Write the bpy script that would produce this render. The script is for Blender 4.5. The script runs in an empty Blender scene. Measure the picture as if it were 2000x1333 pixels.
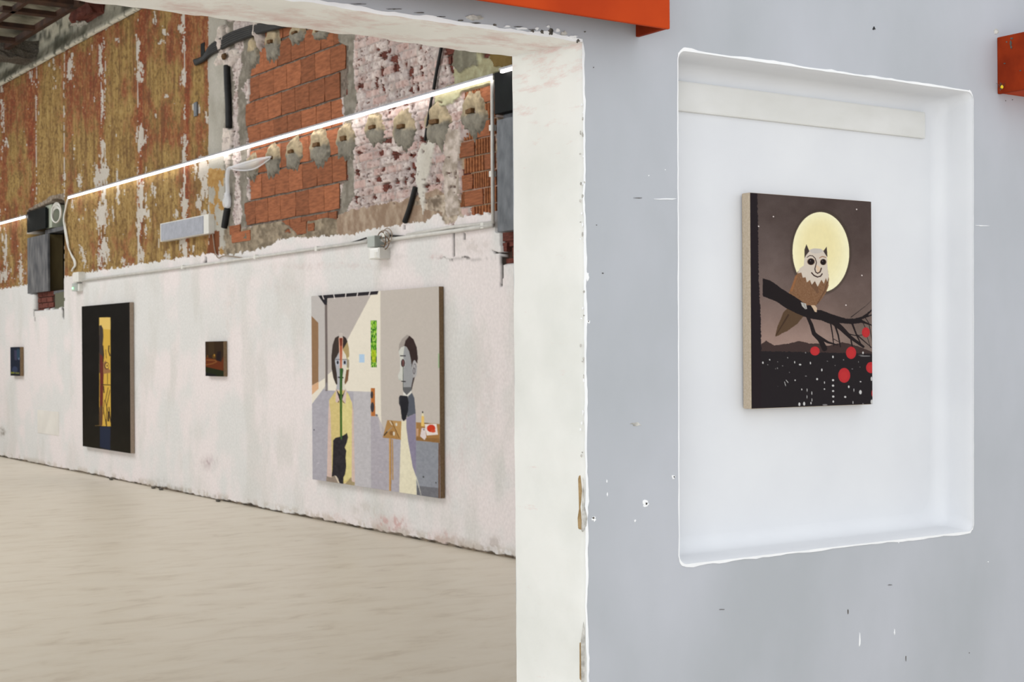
import bpy, bmesh, math, random
import numpy as np
from mathutils import Vector, Matrix
random.seed(7)
RNG = np.random.RandomState(7)
sc = bpy.context.scene
COL = sc.collection

# ---------------------------------------------------------------- camera
F_PX, YAW, ROLL, CY, EYE = 2876.0, math.radians(34.4), math.radians(0.4), 685.5, 1.5
Fv = np.array([math.sin(YAW), math.cos(YAW), 0.0]); Rv = np.array([math.cos(YAW), -math.sin(YAW), 0.0]); Uv = np.array([0, 0, 1.0])
cr, sr = math.cos(ROLL), math.sin(ROLL)
O = np.array([0, 0, EYE])
cam_d = bpy.data.cameras.new('camera'); cam = bpy.data.objects.new('camera', cam_d); COL.objects.link(cam)
cx = cr * Rv - sr * Uv; cyv = sr * Rv + cr * Uv
M = Matrix.Identity(4)
for i in range(3):
    M[i][0] = cx[i]; M[i][1] = cyv[i]; M[i][2] = -Fv[i]; M[i][3] = O[i]
cam.matrix_world = M
cam_d.sensor_width = 36; cam_d.lens = F_PX / 2000 * 36; cam_d.shift_y = (CY - 666.5) / 2000
cam_d.clip_start = 0.05; cam_d.clip_end = 200
cam_d.dof.use_dof = True; cam_d.dof.focus_distance = 3.4; cam_d.dof.aperture_fstop = 16
sc.camera = cam

# ---------------------------------------------------------------- world, lights, exposure
W = bpy.data.worlds.new('world'); sc.world = W; W.use_nodes = True
bg = W.node_tree.nodes['Background']; bg.inputs[0].default_value = (0.955, 0.975, 1.0, 1); bg.inputs[1].default_value = 1.14

def area(name, loc, rot, sx, sy, power, color):
    l = bpy.data.lights.new(name, 'AREA'); l.shape = 'RECTANGLE'; l.size = sx; l.size_y = sy; l.energy = power; l.color = color
    o = bpy.data.objects.new(name, l); COL.objects.link(o); o.location = loc; o.rotation_euler = rot; return o
area('hall_overhead_fill_near', (0.5, 10.5, 6.3), (0, math.radians(-4), 0), 4.5, 6.0, 255, (0.955, 0.98, 1.0))  # unseen area light added under the closed roof; no skylight is built
area('hall_overhead_fill_far', (1.0, 20.5, 6.3), (0, math.radians(-4), 0), 4.5, 9.0, 540, (0.955, 0.98, 1.0))  # second added overhead light, brightens the far end of the hall
area('hall_side_fill', (-6.3, 12, 2.4), (0, math.radians(-90), 0), 3.4, 12.0, 440, (0.955, 0.98, 1.0))  # unseen area light added inside the solid left wall; no window there
area('front_left_fill', (-2.5, -1.8, 1.9), (math.radians(82), 0, math.radians(-48)), 3.0, 2.6, 110, (0.95, 0.98, 1.0))  # unseen area light added behind the camera to lift niche and grey wall
sc.view_settings.view_transform = 'Standard'; sc.view_settings.look = 'None'
sc.view_settings.gamma = 1; sc.view_settings.exposure = 0.0; sc.view_settings.use_curve_mapping = False

# ---------------------------------------------------------------- geometry maths
def ray(x, y):
    dx, dy = x - 1000.0, y - CY
    u = dx * cr - dy * sr; v = dx * sr + dy * cr
    return Fv + Rv * u / F_PX - Uv * v / F_PX
def hit(x, y, ax, val):
    r = ray(x, y); return O + r * ((val - O[ax]) / r[ax])
def proj(P):
    Q = P - O; D = Q @ Fv; u = F_PX * (Q @ Rv) / D; v = -F_PX * (Q @ Uv) / D
    return 1000 + u * cr + v * sr, CY - u * sr + v * cr
XB = 6.01            # back plane of the hall wall; a surface of depth d stands at XB - d
YG, YN, TH = 2.42, 2.52, 0.255     # front wall plane, niche back plane, wall thickness
XJ = 1.838
def wl(x, y, d=0.03): return hit(x, y, 0, XB - d)

# ---------------------------------------------------------------- noise
_T = [np.random.RandomState(100 + i).rand(256, 256) for i in range(8)]
def vn(x, y, s=0):
    T = _T[s % 8]; x = np.asarray(x, float) + 17.3 * s; y = np.asarray(y, float) + 9.1 * s
    ix = np.floor(x).astype(int); iy = np.floor(y).astype(int); fx = x - ix; fy = y - iy
    fx = fx * fx * (3 - 2 * fx); fy = fy * fy * (3 - 2 * fy)
    a = T[ix & 255, iy & 255]; b = T[(ix + 1) & 255, iy & 255]; c = T[ix & 255, (iy + 1) & 255]; d = T[(ix + 1) & 255, (iy + 1) & 255]
    return (a * (1 - fx) + b * fx) * (1 - fy) + (c * (1 - fx) + d * fx) * fy
def fbm(x, y, o=4, s=0):
    r = 0; a = 1.0; t = 0
    for i in range(o):
        r = r + a * vn(x * 2 ** i, y * 2 ** i, s + i); t += a; a *= 0.55
    return r / t
def sstep(a, b, x): t = np.clip((x - a) / (b - a), 0, 1); return t * t * (3 - 2 * t)
def lin(c): c = np.clip(np.asarray(c, float) / 255.0, 0, 1); return np.where(c <= 0.04045, c / 12.92, ((c + 0.055) / 1.055) ** 2.4)

def inpoly(px, py, pts):
    r = np.zeros(px.shape, bool); n = len(pts)
    for i in range(n):
        x1, y1 = pts[i]; x2, y2 = pts[(i + 1) % n]
        if y1 == y2: continue
        c = (py < max(y1, y2)) & (py >= min(y1, y2))
        xi = x1 + (py - y1) * (x2 - x1) / (y2 - y1)
        r ^= c & (px < xi)
    return r

# ---------------------------------------------------------------- materials
def newmat(name, rough=0.7, metal=0.0, spec=0.3):
    m = bpy.data.materials.new(name); m.use_nodes = True; b = m.node_tree.nodes['Principled BSDF']
    b.inputs['Roughness'].default_value = rough; b.inputs['Metallic'].default_value = metal
    b.inputs['Specular IOR Level'].default_value = spec
    return m, m.node_tree, b
def N(nt, t, **k):
    n = nt.nodes.new(t)
    for a, v in k.items():
        if hasattr(n, a): setattr(n, a, v)
        else: n.inputs[a.replace('_', ' ')].default_value = v
    return n
def noise_mat(name, c1, c2, scale=6, stretch=(1, 1, 1), rough=0.7, metal=0.0, bump=0.1, bscale=60, dist=0.002, spec=0.3, rnd=0.0, detail=5):
    """two-tone noise over a base colour, fine bump; rnd varies brightness from piece to piece"""
    m, nt, b = newmat(name, rough, metal, spec)
    tc = N(nt, 'ShaderNodeTexCoord'); mp = N(nt, 'ShaderNodeMapping'); mp.inputs['Scale'].default_value = stretch
    nt.links.new(tc.outputs['Object'], mp.inputs[0])
    if rnd:
        o2 = N(nt, 'ShaderNodeObjectInfo'); sc2 = N(nt, 'ShaderNodeMath', operation='MULTIPLY'); sc2.inputs[1].default_value = 37.0
        nt.links.new(o2.outputs['Random'], sc2.inputs[0]); nt.links.new(sc2.outputs[0], mp.inputs['Location'])
    no = N(nt, 'ShaderNodeTexNoise'); no.inputs['Scale'].default_value = scale; no.inputs['Detail'].default_value = detail
    nt.links.new(mp.outputs[0], no.inputs['Vector'])
    rp = N(nt, 'ShaderNodeValToRGB'); rp.color_ramp.elements[0].position = 0.32; rp.color_ramp.elements[1].position = 0.68
    rp.color_ramp.elements[0].color = (*lin(c1), 1); rp.color_ramp.elements[1].color = (*lin(c2), 1)
    nt.links.new(no.outputs['Fac'], rp.inputs[0]); out = rp.outputs[0]
    if rnd:
        oi = N(nt, 'ShaderNodeObjectInfo'); mr = N(nt, 'ShaderNodeMapRange'); mr.inputs['To Min'].default_value = 1 - rnd; mr.inputs['To Max'].default_value = 1 + rnd
        nt.links.new(oi.outputs['Random'], mr.inputs['Value'])
        hs = N(nt, 'ShaderNodeHueSaturation'); nt.links.new(mr.outputs[0], hs.inputs['Value']); nt.links.new(out, hs.inputs['Color']); out = hs.outputs[0]
    nt.links.new(out, b.inputs['Base Color'])
    if bump:
        n2 = N(nt, 'ShaderNodeTexNoise'); n2.inputs['Scale'].default_value = bscale; n2.inputs['Detail'].default_value = 4
        nt.links.new(tc.outputs['Object'], n2.inputs['Vector'])
        bp = N(nt, 'ShaderNodeBump'); bp.inputs['Strength'].default_value = bump; bp.inputs['Distance'].default_value = dist
        nt.links.new(n2.outputs['Fac'], bp.inputs['Height']); nt.links.new(bp.outputs[0], b.inputs['Normal'])
    return m
def attr_mat(name, rough=0.75, bump=0.3, bscale=50, dist=0.003, spec=0.25, vary=0.06, vscale=40):
    """colours from the mesh's own paint layer, grain from procedural noise"""
    m, nt, b = newmat(name, rough, 0, spec)
    at = N(nt, 'ShaderNodeAttribute'); at.attribute_name = 'paint'
    tc = N(nt, 'ShaderNodeTexCoord'); no = N(nt, 'ShaderNodeTexNoise'); no.inputs['Scale'].default_value = vscale; no.inputs['Detail'].default_value = 4
    nt.links.new(tc.outputs['Object'], no.inputs['Vector'])
    mr = N(nt, 'ShaderNodeMapRange'); mr.inputs['From Min'].default_value = 0.3; mr.inputs['From Max'].default_value = 0.7
    mr.inputs['To Min'].default_value = 1 - vary; mr.inputs['To Max'].default_value = 1 + vary
    nt.links.new(no.outputs['Fac'], mr.inputs['Value'])
    hs = N(nt, 'ShaderNodeHueSaturation'); nt.links.new(at.outputs['Color'], hs.inputs['Color']); nt.links.new(mr.outputs[0], hs.inputs['Value'])
    nt.links.new(hs.outputs[0], b.inputs['Base Color'])
    n2 = N(nt, 'ShaderNodeTexNoise'); n2.inputs['Scale'].default_value = bscale; n2.inputs['Detail'].default_value = 5
    nt.links.new(tc.outputs['Object'], n2.inputs['Vector'])
    bp = N(nt, 'ShaderNodeBump'); bp.inputs['Strength'].default_value = bump; bp.inputs['Distance'].default_value = dist
    nt.links.new(n2.outputs['Fac'], bp.inputs['Height']); nt.links.new(bp.outputs[0], b.inputs['Normal'])
    return m
def emit_mat(name, col, strength):
    m, nt, b = newmat(name, 0.4); b.inputs['Base Color'].default_value = (0.9, 0.9, 0.9, 1)
    b.inputs['Emission Color'].default_value = (*lin(col), 1); b.inputs['Emission Strength'].default_value = strength
    return m

MT = dict(
    hallwall=attr_mat('hall_wall_surface', 0.85, 0.35, 45, 0.004),
    canvas=attr_mat('oil_paint_on_canvas', 0.8, 0.12, 350, 0.0005, spec=0.06, vary=0.02, vscale=90),
    mortarpatch=attr_mat('trowelled_mortar', 0.9, 0.6, 40, 0.006, vary=0.12),
    grey=noise_mat('grey_wall_paint', (169, 173, 178), (182, 185, 192), 3.0, (1, 1, 0.6), 0.6, bump=0.14, bscale=9, dist=0.004, detail=9),
    niche=noise_mat('white_niche_paint', (214, 216, 220), (220, 222, 225), 4, rough=0.6, bump=0.08, bscale=14, dist=0.003),
    board=noise_mat('offwhite_filler_band', (208, 208, 204), (217, 217, 215), 7, (1, 1, 2), 0.6, bump=0.1, bscale=30),
    lip=noise_mat('fresh_white_paint', (232, 234, 236), (240, 241, 242), 20, rough=0.6, bump=0.2, bscale=80),
    linen=noise_mat('raw_linen', (176, 160, 138), (192, 178, 158), 220, rough=0.9, bump=0.6, bscale=500, dist=0.0008),
    linen_dark=noise_mat('brown_linen', (112, 92, 70), (132, 110, 84), 60, rough=0.9, bump=0.3, bscale=200, dist=0.001),
    linen_grey=noise_mat('grey_linen', (142, 126, 112), (158, 143, 128), 60, rough=0.9, bump=0.3, bscale=200, dist=0.001),
    orange=noise_mat('orange_red_oxide_paint', (166, 54, 14), (186, 66, 18), 5, (1, 1, 1), 0.65, bump=0.15, bscale=60, dist=0.001, spec=0.12),
    orange_worn=noise_mat('worn_red_oxide_paint', (122, 38, 12), (152, 52, 16), 14, (1, 1, 1), 0.7, bump=0.3, bscale=70, dist=0.002, spec=0.12),
    rust=noise_mat('rust_brown_steel', (40, 29, 26), (74, 50, 38), 6, rough=0.8, bump=0.2),
    dark=noise_mat('dark_steel_sheet', (14, 16, 17), (26, 30, 31), 5, rough=0.6, bump=0.05, spec=0.1),
    galv=noise_mat('dull_galvanised_steel', (88, 92, 98), (118, 122, 128), 14, (1, 1, 0.5), 0.5, 0.3, bump=0.1, bscale=40),
    galv_dark=noise_mat('weathered_steel_duct', (72, 74, 80), (122, 122, 124), 8, (1, 1.2, 0.5), 0.6, 0.2, bump=0.1, bscale=40),
    green_box=noise_mat('pale_green_box_paint', (150, 158, 142), (172, 178, 162), 6, rough=0.6),
    tile=noise_mat('terracotta_block', (128, 78, 52), (162, 100, 68), 2.2, (1, 1.2, 5), 0.9, bump=0.6, bscale=60, dist=0.004, rnd=0.22),
    ribbed=noise_mat('ribbed_terracotta_block', (120, 72, 46), (164, 104, 66), 5, rough=0.9, bump=0.5, bscale=70, dist=0.004, rnd=0.14),
    redbrick=noise_mat('dark_red_brick', (84, 44, 37), (116, 64, 54), 5, rough=0.9, bump=0.6, bscale=60, dist=0.005, rnd=0.2),
    wood=noise_mat('brown_wood_peg', (84, 60, 36), (116, 86, 54), 40, (1, 1, 4), 0.8),
    black=noise_mat('black_rubber', (16, 16, 18), (30, 30, 32), 20, rough=0.5, bump=0.05),
    white_plastic=noise_mat('white_plastic', (214, 213, 208), (226, 225, 220), 10, rough=0.35, bump=0.03),
    grey_plastic=noise_mat('grey_plastic', (164, 170, 166), (178, 184, 180), 10, rough=0.4, bump=0.03),
    conduit=noise_mat('light_grey_conduit', (196, 194, 190), (214, 212, 208), 10, rough=0.4, bump=0.03),
    diffuser=noise_mat('blue_grey_diffuser', (152, 156, 168), (168, 172, 184), 20, rough=0.3, bump=0.03),
    cream=noise_mat('cream_reveal_plaster', (214, 215, 210), (224, 224, 219), 6, (1, 1, 1), 0.75, bump=0.25, bscale=30, dist=0.003),
    olive=noise_mat('dark_olive_boards', (58, 48, 30), (104, 92, 62), 3, (1, 1, .3), 0.8, bump=0.2),  # dark olive-brown for the left bay's duct body and inner panel
    crumb=noise_mat('broken_plaster', (150, 148, 142), (214, 212, 206), 60, rough=0.95, bump=0.8, bscale=120, dist=0.004),
    pit=noise_mat('exposed_dark_masonry', (54, 52, 50), (112, 106, 98), 90, rough=0.95, bump=0.8, bscale=150, dist=0.004),
    tanchip=noise_mat('exposed_ochre_render', (138, 112, 72), (176, 150, 110), 70, rough=0.95, bump=0.8, bscale=150, dist=0.004),
    roof=noise_mat('grey_cream_roof_sheet', (92, 90, 78), (190, 186, 168), 2.6, (1, 1, 1), 0.85, bump=0.3, bscale=20, rnd=0.08),
    plainwall=noise_mat('plain_white_plaster', (212, 208, 202), (224, 220, 214), 3, rough=0.85, bump=0.2),
    led=emit_mat('led_diffuser', (255, 250, 244), 6.0),
    alu=noise_mat('aluminium_channel', (150, 150, 156), (170, 170, 176), 20, rough=0.4, metal=0.4, bump=0),
    green_led=emit_mat('green_indicator', (60, 230, 110), 3.0),
    yellow=noise_mat('yellow_plug', (236, 200, 30), (250, 214, 50), 20, rough=0.5, bump=0),
)
m, nt, b = newmat('clear_polythene', 0.15, 0, 0.6); b.inputs['Base Color'].default_value = (0.9, 0.92, 0.98, 1); b.inputs['Alpha'].default_value = 0.45
MT['poly'] = m
m, nt, b = newmat('lamp_lens', 0.1, 0, 0.7); b.inputs['Base Color'].default_value = (0.86, 0.86, 0.85, 1); MT['lens'] = m

# hall floor: screeded concrete with faint streaks
m, nt, b = newmat('screed_floor', 0.42, 0, 0.4)
tc = N(nt, 'ShaderNodeTexCoord'); mp = N(nt, 'ShaderNodeMapping'); mp.inputs['Rotation'].default_value = (0, 0, math.radians(34)); mp.inputs['Scale'].default_value = (1.0, 2.2, 1)
nt.links.new(tc.outputs['Object'], mp.inputs[0])
n1 = N(nt, 'ShaderNodeTexNoise'); n1.inputs['Scale'].default_value = 2.6; n1.inputs['Detail'].default_value = 9; n1.inputs['Roughness'].default_value = 0.62; n1.inputs['Distortion'].default_value = 0.5
nt.links.new(mp.outputs[0], n1.inputs['Vector'])
rp = N(nt, 'ShaderNodeValToRGB'); e = rp.color_ramp.elements
e[0].position = 0.30; e[0].color = (*lin((200, 188, 171)), 1); e[1].position = 0.56; e[1].color = (*lin((220, 211, 196)), 1)
x = e.new(0.44); x.color = (*lin((216, 206, 190)), 1)
nt.links.new(n1.outputs['Fac'], rp.inputs[0])
n3 = N(nt, 'ShaderNodeTexNoise'); n3.inputs['Scale'].default_value = 5; n3.inputs['Detail'].default_value = 3
nt.links.new(mp.outputs[0], n3.inputs['Vector'])
r3 = N(nt, 'ShaderNodeValToRGB'); r3.color_ramp.elements[0].position = 0.22; r3.color_ramp.elements[0].color = (0.55, 0.5, 0.44, 1); r3.color_ramp.elements[1].position = 0.34; r3.color_ramp.elements[1].color = (1, 1, 1, 1)
nt.links.new(n3.outputs['Fac'], r3.inputs[0])
mx = N(nt, 'ShaderNodeMix'); mx.data_type = 'RGBA'; mx.blend_type = 'MULTIPLY'; mx.inputs[0].default_value = 0.35
nt.links.new(rp.outputs[0], mx.inputs[6]); nt.links.new(r3.outputs[0], mx.inputs[7]); nt.links.new(mx.outputs[2], b.inputs['Base Color'])
bp = N(nt, 'ShaderNodeBump'); bp.inputs['Strength'].default_value = 0.2; bp.inputs['Distance'].default_value = 0.01
nt.links.new(n1.outputs['Fac'], bp.inputs['Height']); nt.links.new(bp.outputs[0], b.inputs['Normal'])
MT['floor'] = m

# cream reveal plaster with pink brush marks near its top corner (real staining on the plaster)
def reveal_mat(name='reveal_plaster_with_pink_wash', c1=(220, 222, 218), c2=(232, 233, 230)):
    m, nt, b = newmat(name, 0.75, 0, 0.25)
    tc = N(nt, 'ShaderNodeTexCoord')
    no = N(nt, 'ShaderNodeTexNoise'); no.inputs['Scale'].default_value = 5; no.inputs['Detail'].default_value = 6; nt.links.new(tc.outputs['Object'], no.inputs['Vector'])
    rp = N(nt, 'ShaderNodeValToRGB'); e = rp.color_ramp.elements; e[0].position = 0.3; e[0].color = (*lin(c1), 1); e[1].position = 0.6; e[1].color = (*lin(c2), 1)
    nt.links.new(no.outputs['Fac'], rp.inputs[0])
    mp = N(nt, 'ShaderNodeMapping'); mp.inputs['Scale'].default_value = (7, 9, 40); nt.links.new(tc.outputs['Object'], mp.inputs[0])
    n2 = N(nt, 'ShaderNodeTexNoise'); n2.inputs['Scale'].default_value = 1.0; n2.inputs['Detail'].default_value = 7; n2.inputs['Roughness'].default_value = 0.7; nt.links.new(mp.outputs[0], n2.inputs['Vector'])
    sp = N(nt, 'ShaderNodeSeparateXYZ'); nt.links.new(tc.outputs['Object'], sp.inputs[0])
    mr = N(nt, 'ShaderNodeMapRange'); mr.inputs['From Min'].default_value = 1.9; mr.inputs['From Max'].default_value = 2.12; mr.inputs['To Min'].default_value = -0.13; mr.inputs['To Max'].default_value = 0.02
    nt.links.new(sp.outputs['Z'], mr.inputs['Value'])
    ad = N(nt, 'ShaderNodeMath', operation='ADD'); nt.links.new(n2.outputs['Fac'], ad.inputs[0]); nt.links.new(mr.outputs[0], ad.inputs[1])
    r2 = N(nt, 'ShaderNodeValToRGB'); r2.color_ramp.elements[0].position = 0.50; r2.color_ramp.elements[0].color = (0, 0, 0, 1); r2.color_ramp.elements[1].position = 0.68; r2.color_ramp.elements[1].color = (0.8, 0.8, 0.8, 1)
    nt.links.new(ad.outputs[0], r2.inputs[0])
    mx = N(nt, 'ShaderNodeMix'); mx.data_type = 'RGBA'; nt.links.new(r2.outputs[0], mx.inputs[0]); nt.links.new(rp.outputs[0], mx.inputs[6]); mx.inputs[7].default_value = (*lin((218, 190, 186)), 1)
    nt.links.new(mx.outputs[2], b.inputs['Base Color'])
    n3 = N(nt, 'ShaderNodeTexNoise'); n3.inputs['Scale'].default_value = 25; n3.inputs['Detail'].default_value = 6; nt.links.new(tc.outputs['Object'], n3.inputs['Vector'])
    bp = N(nt, 'ShaderNodeBump'); bp.inputs['Strength'].default_value = 0.3; bp.inputs['Distance'].default_value = 0.004
    nt.links.new(n3.outputs['Fac'], bp.inputs['Height']); nt.links.new(bp.outputs[0], b.inputs['Normal'])
    return m
MT['reveal'] = reveal_mat(); MT['soffit'] = reveal_mat('lightened_soffit_plaster', (238, 238, 235), (245, 245, 243))  # soffit: same plaster, colour lightened to stand in for bounce light

# ---------------------------------------------------------------- object helpers
def link(name, me, parent=None, loc=(0, 0, 0)):
    o = bpy.data.objects.new(name, me); COL.objects.link(o); o.location = loc
    if parent is not None: o.parent = parent
    return o
def mesh(name, V, Fc, mat, parent=None, origin=(0, 0, 0), smooth=False, colors=None):
    """V in world coordinates; origin is where the parent (or the object itself) stands"""
    V = np.asarray(V, float) - np.asarray(origin, float)
    me = bpy.data.meshes.new(name); me.from_pydata(V.tolist(), [], Fc)
    me.materials.append(mat if not isinstance(mat, str) else MT[mat])
    if colors is not None:
        a = me.color_attributes.new('paint', 'FLOAT_COLOR', 'POINT')
        buf = np.ones((len(V), 4), np.float32); buf[:, :3] = colors; a.data.foreach_set('color', buf.ravel())
    if smooth: me.polygons.foreach_set('use_smooth', [True] * len(me.polygons))
    me.update()
    return link(name, me, parent, (0, 0, 0) if parent is not None else origin)
def grid(name, P, mat, colors, parent=None, origin=(0, 0, 0), smooth=True, flip=False):
    """P: (rows, cols, 3)"""
    r, c = P.shape[:2]; V = (P.reshape(-1, 3) - np.asarray(origin)).astype(np.float32)
    idx = np.arange(r * c).reshape(r, c)
    q = np.stack([idx[:-1, :-1], idx[:-1, 1:], idx[1:, 1:], idx[1:, :-1]], -1).reshape(-1, 4)
    if flip: q = q[:, ::-1]
    me = bpy.data.meshes.new(name); me.vertices.add(len(V)); me.vertices.foreach_set('co', V.ravel())
    me.loops.add(q.size); me.loops.foreach_set('vertex_index', q.ravel().astype(np.int32))
    me.polygons.add(len(q)); me.polygons.foreach_set('loop_start', (np.arange(len(q)) * 4).astype(np.int32))
    try: me.polygons.foreach_set('loop_total', np.full(len(q), 4, np.int32))
    except Exception: pass
    me.polygons.foreach_set('use_smooth', np.full(len(q), smooth))
    me.update(calc_edges=True); me.materials.append(MT[mat])
    a = me.color_attributes.new('paint', 'FLOAT_COLOR', 'POINT')
    buf = np.ones((len(V), 4), np.float32); buf[:, :3] = colors.reshape(-1, 3); a.data.foreach_set('color', buf.ravel())
    return link(name, me, parent, (0, 0, 0) if parent is not None else origin)
def tag(o, label, cat, group=None):
    o['label'] = label; o['category'] = cat
    if group: o['group'] = group
    return o
def struct(o): o['kind'] = 'structure'; return o
def empty(name, loc, label, cat, group=None):
    o = bpy.data.objects.new(name, None); o.empty_display_size = 0.05; COL.objects.link(o); o.location = loc
    return tag(o, label, cat, group)
def boxmesh(name, lo, hi, mat, parent=None, origin=(0, 0, 0), bevel=0.002, jig=0.0):
    bm = bmesh.new(); bmesh.ops.create_cube(bm, size=1)
    lo = np.minimum(lo, hi) if False else np.asarray(lo, float); hi = np.asarray(hi, float)
    a = np.minimum(lo, hi); b_ = np.maximum(lo, hi); s = b_ - a; c = (a + b_) / 2 - np.asarray(origin)
    for v in bm.verts:
        v.co = Vector([v.co[i] * s[i] + c[i] + random.uniform(-jig, jig) for i in range(3)])
    if bevel:
        bmesh.ops.bevel(bm, geom=bm.edges[:] , offset=min(bevel, 0.3 * min(s)), segments=2, profile=0.6, affect='EDGES')
    me = bpy.data.meshes.new(name); bm.to_mesh(me); bm.free(); me.materials.append(MT[mat])
    return link(name, me, parent, (0, 0, 0) if parent is not None else origin)
def tube(name, pts, r, mat, parent=None, origin=(0, 0, 0), n=8, smooth_path=True, cap=True):
    pts = [np.asarray(p, float) for p in pts]
    if smooth_path and len(pts) > 2:
        q = []
        for i in range(len(pts) - 1):
            p0 = pts[max(i - 1, 0)]; p1 = pts[i]; p2 = pts[i + 1]; p3 = pts[min(i + 2, len(pts) - 1)]
            for k in range(6):
                t = k / 6; q.append(0.5 * ((2 * p1) + (-p0 + p2) * t + (2 * p0 - 5 * p1 + 4 * p2 - p3) * t * t + (-p0 + 3 * p1 - 3 * p2 + p3) * t ** 3))
        q.append(pts[-1]); pts = q
    V = []; Fc = []; rr = r if isinstance(r, (list, tuple)) else None
    up = np.array([0.13, 0.31, 0.94])
    for i, p in enumerate(pts):
        t = pts[min(i + 1, len(pts) - 1)] - pts[max(i - 1, 0)]; t /= max(np.linalg.norm(t), 1e-9)
        a = np.cross(t, up); a /= max(np.linalg.norm(a), 1e-9); b_ = np.cross(t, a); up = -np.cross(t, np.cross(up, t)) * -1; up /= max(np.linalg.norm(up), 1e-9)
        rad = np.interp(i / (len(pts) - 1), np.linspace(0, 1, len(rr)), rr) if rr else r
        for k in range(n): V.append(p + rad * (a * math.cos(2 * math.pi * k / n) + b_ * math.sin(2 * math.pi * k / n)))
    for i in range(len(pts) - 1):
        for k in range(n): Fc.append((i * n + k, i * n + (k + 1) % n, (i + 1) * n + (k + 1) % n, (i + 1) * n + k))
    if cap: Fc.append(tuple(range(n))[::-1]); Fc.append(tuple(range((len(pts) - 1) * n, len(pts) * n)))
    return mesh(name, V, Fc, mat, parent, origin, smooth=True)
def chip(name, px, py, w, h, plane, mat, parent=None, proud=0.001, n=13, seed=0, pts=None, thick=None):
    """an irregular flat fragment on the front wall ('y') or on the jamb ('x')"""
    rs = random.Random(seed)
    if pts is None:
        pts = [(px + w / 2 * math.cos(2 * math.pi * i / n) * rs.uniform(0.45, 1.2), py + h / 2 * math.sin(2 * math.pi * i / n) * rs.uniform(0.45, 1.2)) for i in range(n)]
    th = thick or proud; n = len(pts)
    if plane == 'y': P0 = [hit(x, y, 1, YG) for x, y in pts]; off = np.array([0, -1, 0])
    elif plane == 'x': P0 = [hit(x, y, 0, XJ) for x, y in pts]; off = np.array([-1, 0, 0])
    elif plane == 'n': P0 = [hit(x, y, 1, YN) for x, y in pts]; off = np.array([0, -1, 0])
    c = sum(P0) / n
    V = [p - off * 0.001 for p in P0] + [c + (p - c) * 0.9 + off * th for p in P0] + [c + off * (th * 1.1)]
    Fc = [(i, (i + 1) % n, n + (i + 1) % n, n + i) for i in range(n)] + [(n + i, n + (i + 1) % n, 2 * n) for i in range(n)]
    return mesh(name, V, Fc, mat, parent)

# ================================================================ LARGE STRUCTURE
# floor ------------------------------------------------------------------
bm = bmesh.new()
fv = [bm.verts.new(v) for v in [(-8, -4, 0), (9, -4, 0), (9, 30, 0), (-8, 30, 0), (-8, -4, -0.2), (9, -4, -0.2), (9, 30, -0.2), (-8, 30, -0.2)]]
for f in [(0, 1, 2, 3), (7, 6, 5, 4), (0, 4, 5, 1), (1, 5, 6, 2), (2, 6, 7, 3), (3, 7, 4, 0)]: bm.faces.new([fv[i] for i in f])
me = bpy.data.meshes.new('floor'); bm.to_mesh(me); bm.free(); me.materials.append(MT['floor']); floor = struct(link('floor', me))

# hall end wall and left wall (out of the picture, close the hall)
struct(boxmesh('wall_left', (-6.8, YG + TH, 0), (-6.6, 28, 7.8), 'plainwall', bevel=0))
struct(boxmesh('wall_back', (-6.8, 28, 0), (6.3, 28.2, 7.8), 'plainwall', bevel=0))

# ceiling: sloping deck of roof sheets, each sheet a piece
ceiling = struct(mesh('ceiling', [(6.35, 2.5, 5.85), (6.35, 28.2, 5.85), (-6.8, 28.2, 7.85), (-6.8, 2.5, 7.85), (6.35, 2.5, 5.95), (6.35, 28.2, 5.95), (-6.8, 28.2, 7.95), (-6.8, 2.5, 7.95)],
    [(0, 1, 2, 3), (7, 6, 5, 4), (0, 4, 5, 1), (1, 5, 6, 2), (2, 6, 7, 3), (3, 7, 4, 0)], 'roof'))
sl = 2.0 / 13.15
def deckz(x): return 5.85 + (6.35 - x) * sl
sheet_me = None
for k in range(13):
    y0 = 14.2 + k * 0.98
    for j in range(3):
        x1 = 6.2 - j * 1.35; x0 = x1 - 1.31; y1 = y0 + 0.93
        V = [(x1, y0, deckz(x1) - 0.005), (x1, y1, deckz(x1) - 0.005), (x0, y1, deckz(x0) - 0.005), (x0, y0, deckz(x0) - 0.005)]
        V += [(a + (0.02 if a < 5 else -0.02), b_ + (0.02 if b_ == y0 else -0.02), c - 0.03) for a, b_, c in V]
        mesh('roof_sheet', V, [(4, 5, 6, 7)[::-1], (0, 1, 5, 4), (1, 2, 6, 5), (2, 3, 7, 6), (3, 0, 4, 7)], 'roof', ceiling)

# ---------------------------------------------------------------- the long hall wall
# tessellation: about two pixels of the photograph per column near the camera, coarser beyond
xs = np.concatenate([np.arange(-70, 400, 1.7), np.arange(400, 1012, 1.75)])
ys = [wl(x, 600)[1] for x in xs]
ys = np.concatenate([np.linspace(27.9, ys[0] + 0.1, 40), ys, np.linspace(ys[-1] - 0.03, 7.3, 60), np.linspace(7.2, YG + TH, 30)])
zs = np.concatenate([np.arange(0, 0.12, 0.006), np.arange(0.12, 2.2, 0.02), np.arange(2.2, 4.3, 0.0068), np.arange(4.3, 5.395, 0.0095), [5.4]])
YY, ZZ = np.meshgrid(ys, zs)
SP = np.stack([np.full_like(YY, XB - 0.03), YY, ZZ], -1)
PX, PY = proj(SP.reshape(-1, 3)); PX = PX.reshape(YY.shape); PY = PY.reshape(YY.shape)
C = np.zeros(YY.shape + (3,)); D = np.full(YY.shape, 0.03)
wx = (fbm(YY * 9, ZZ * 9, 4, 1) - 0.5); wy = (fbm(YY * 9, ZZ * 9, 4, 3) - 0.5)
hf = fbm(YY * 30, ZZ * 30, 3, 5) - 0.5          # fine noise
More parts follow.
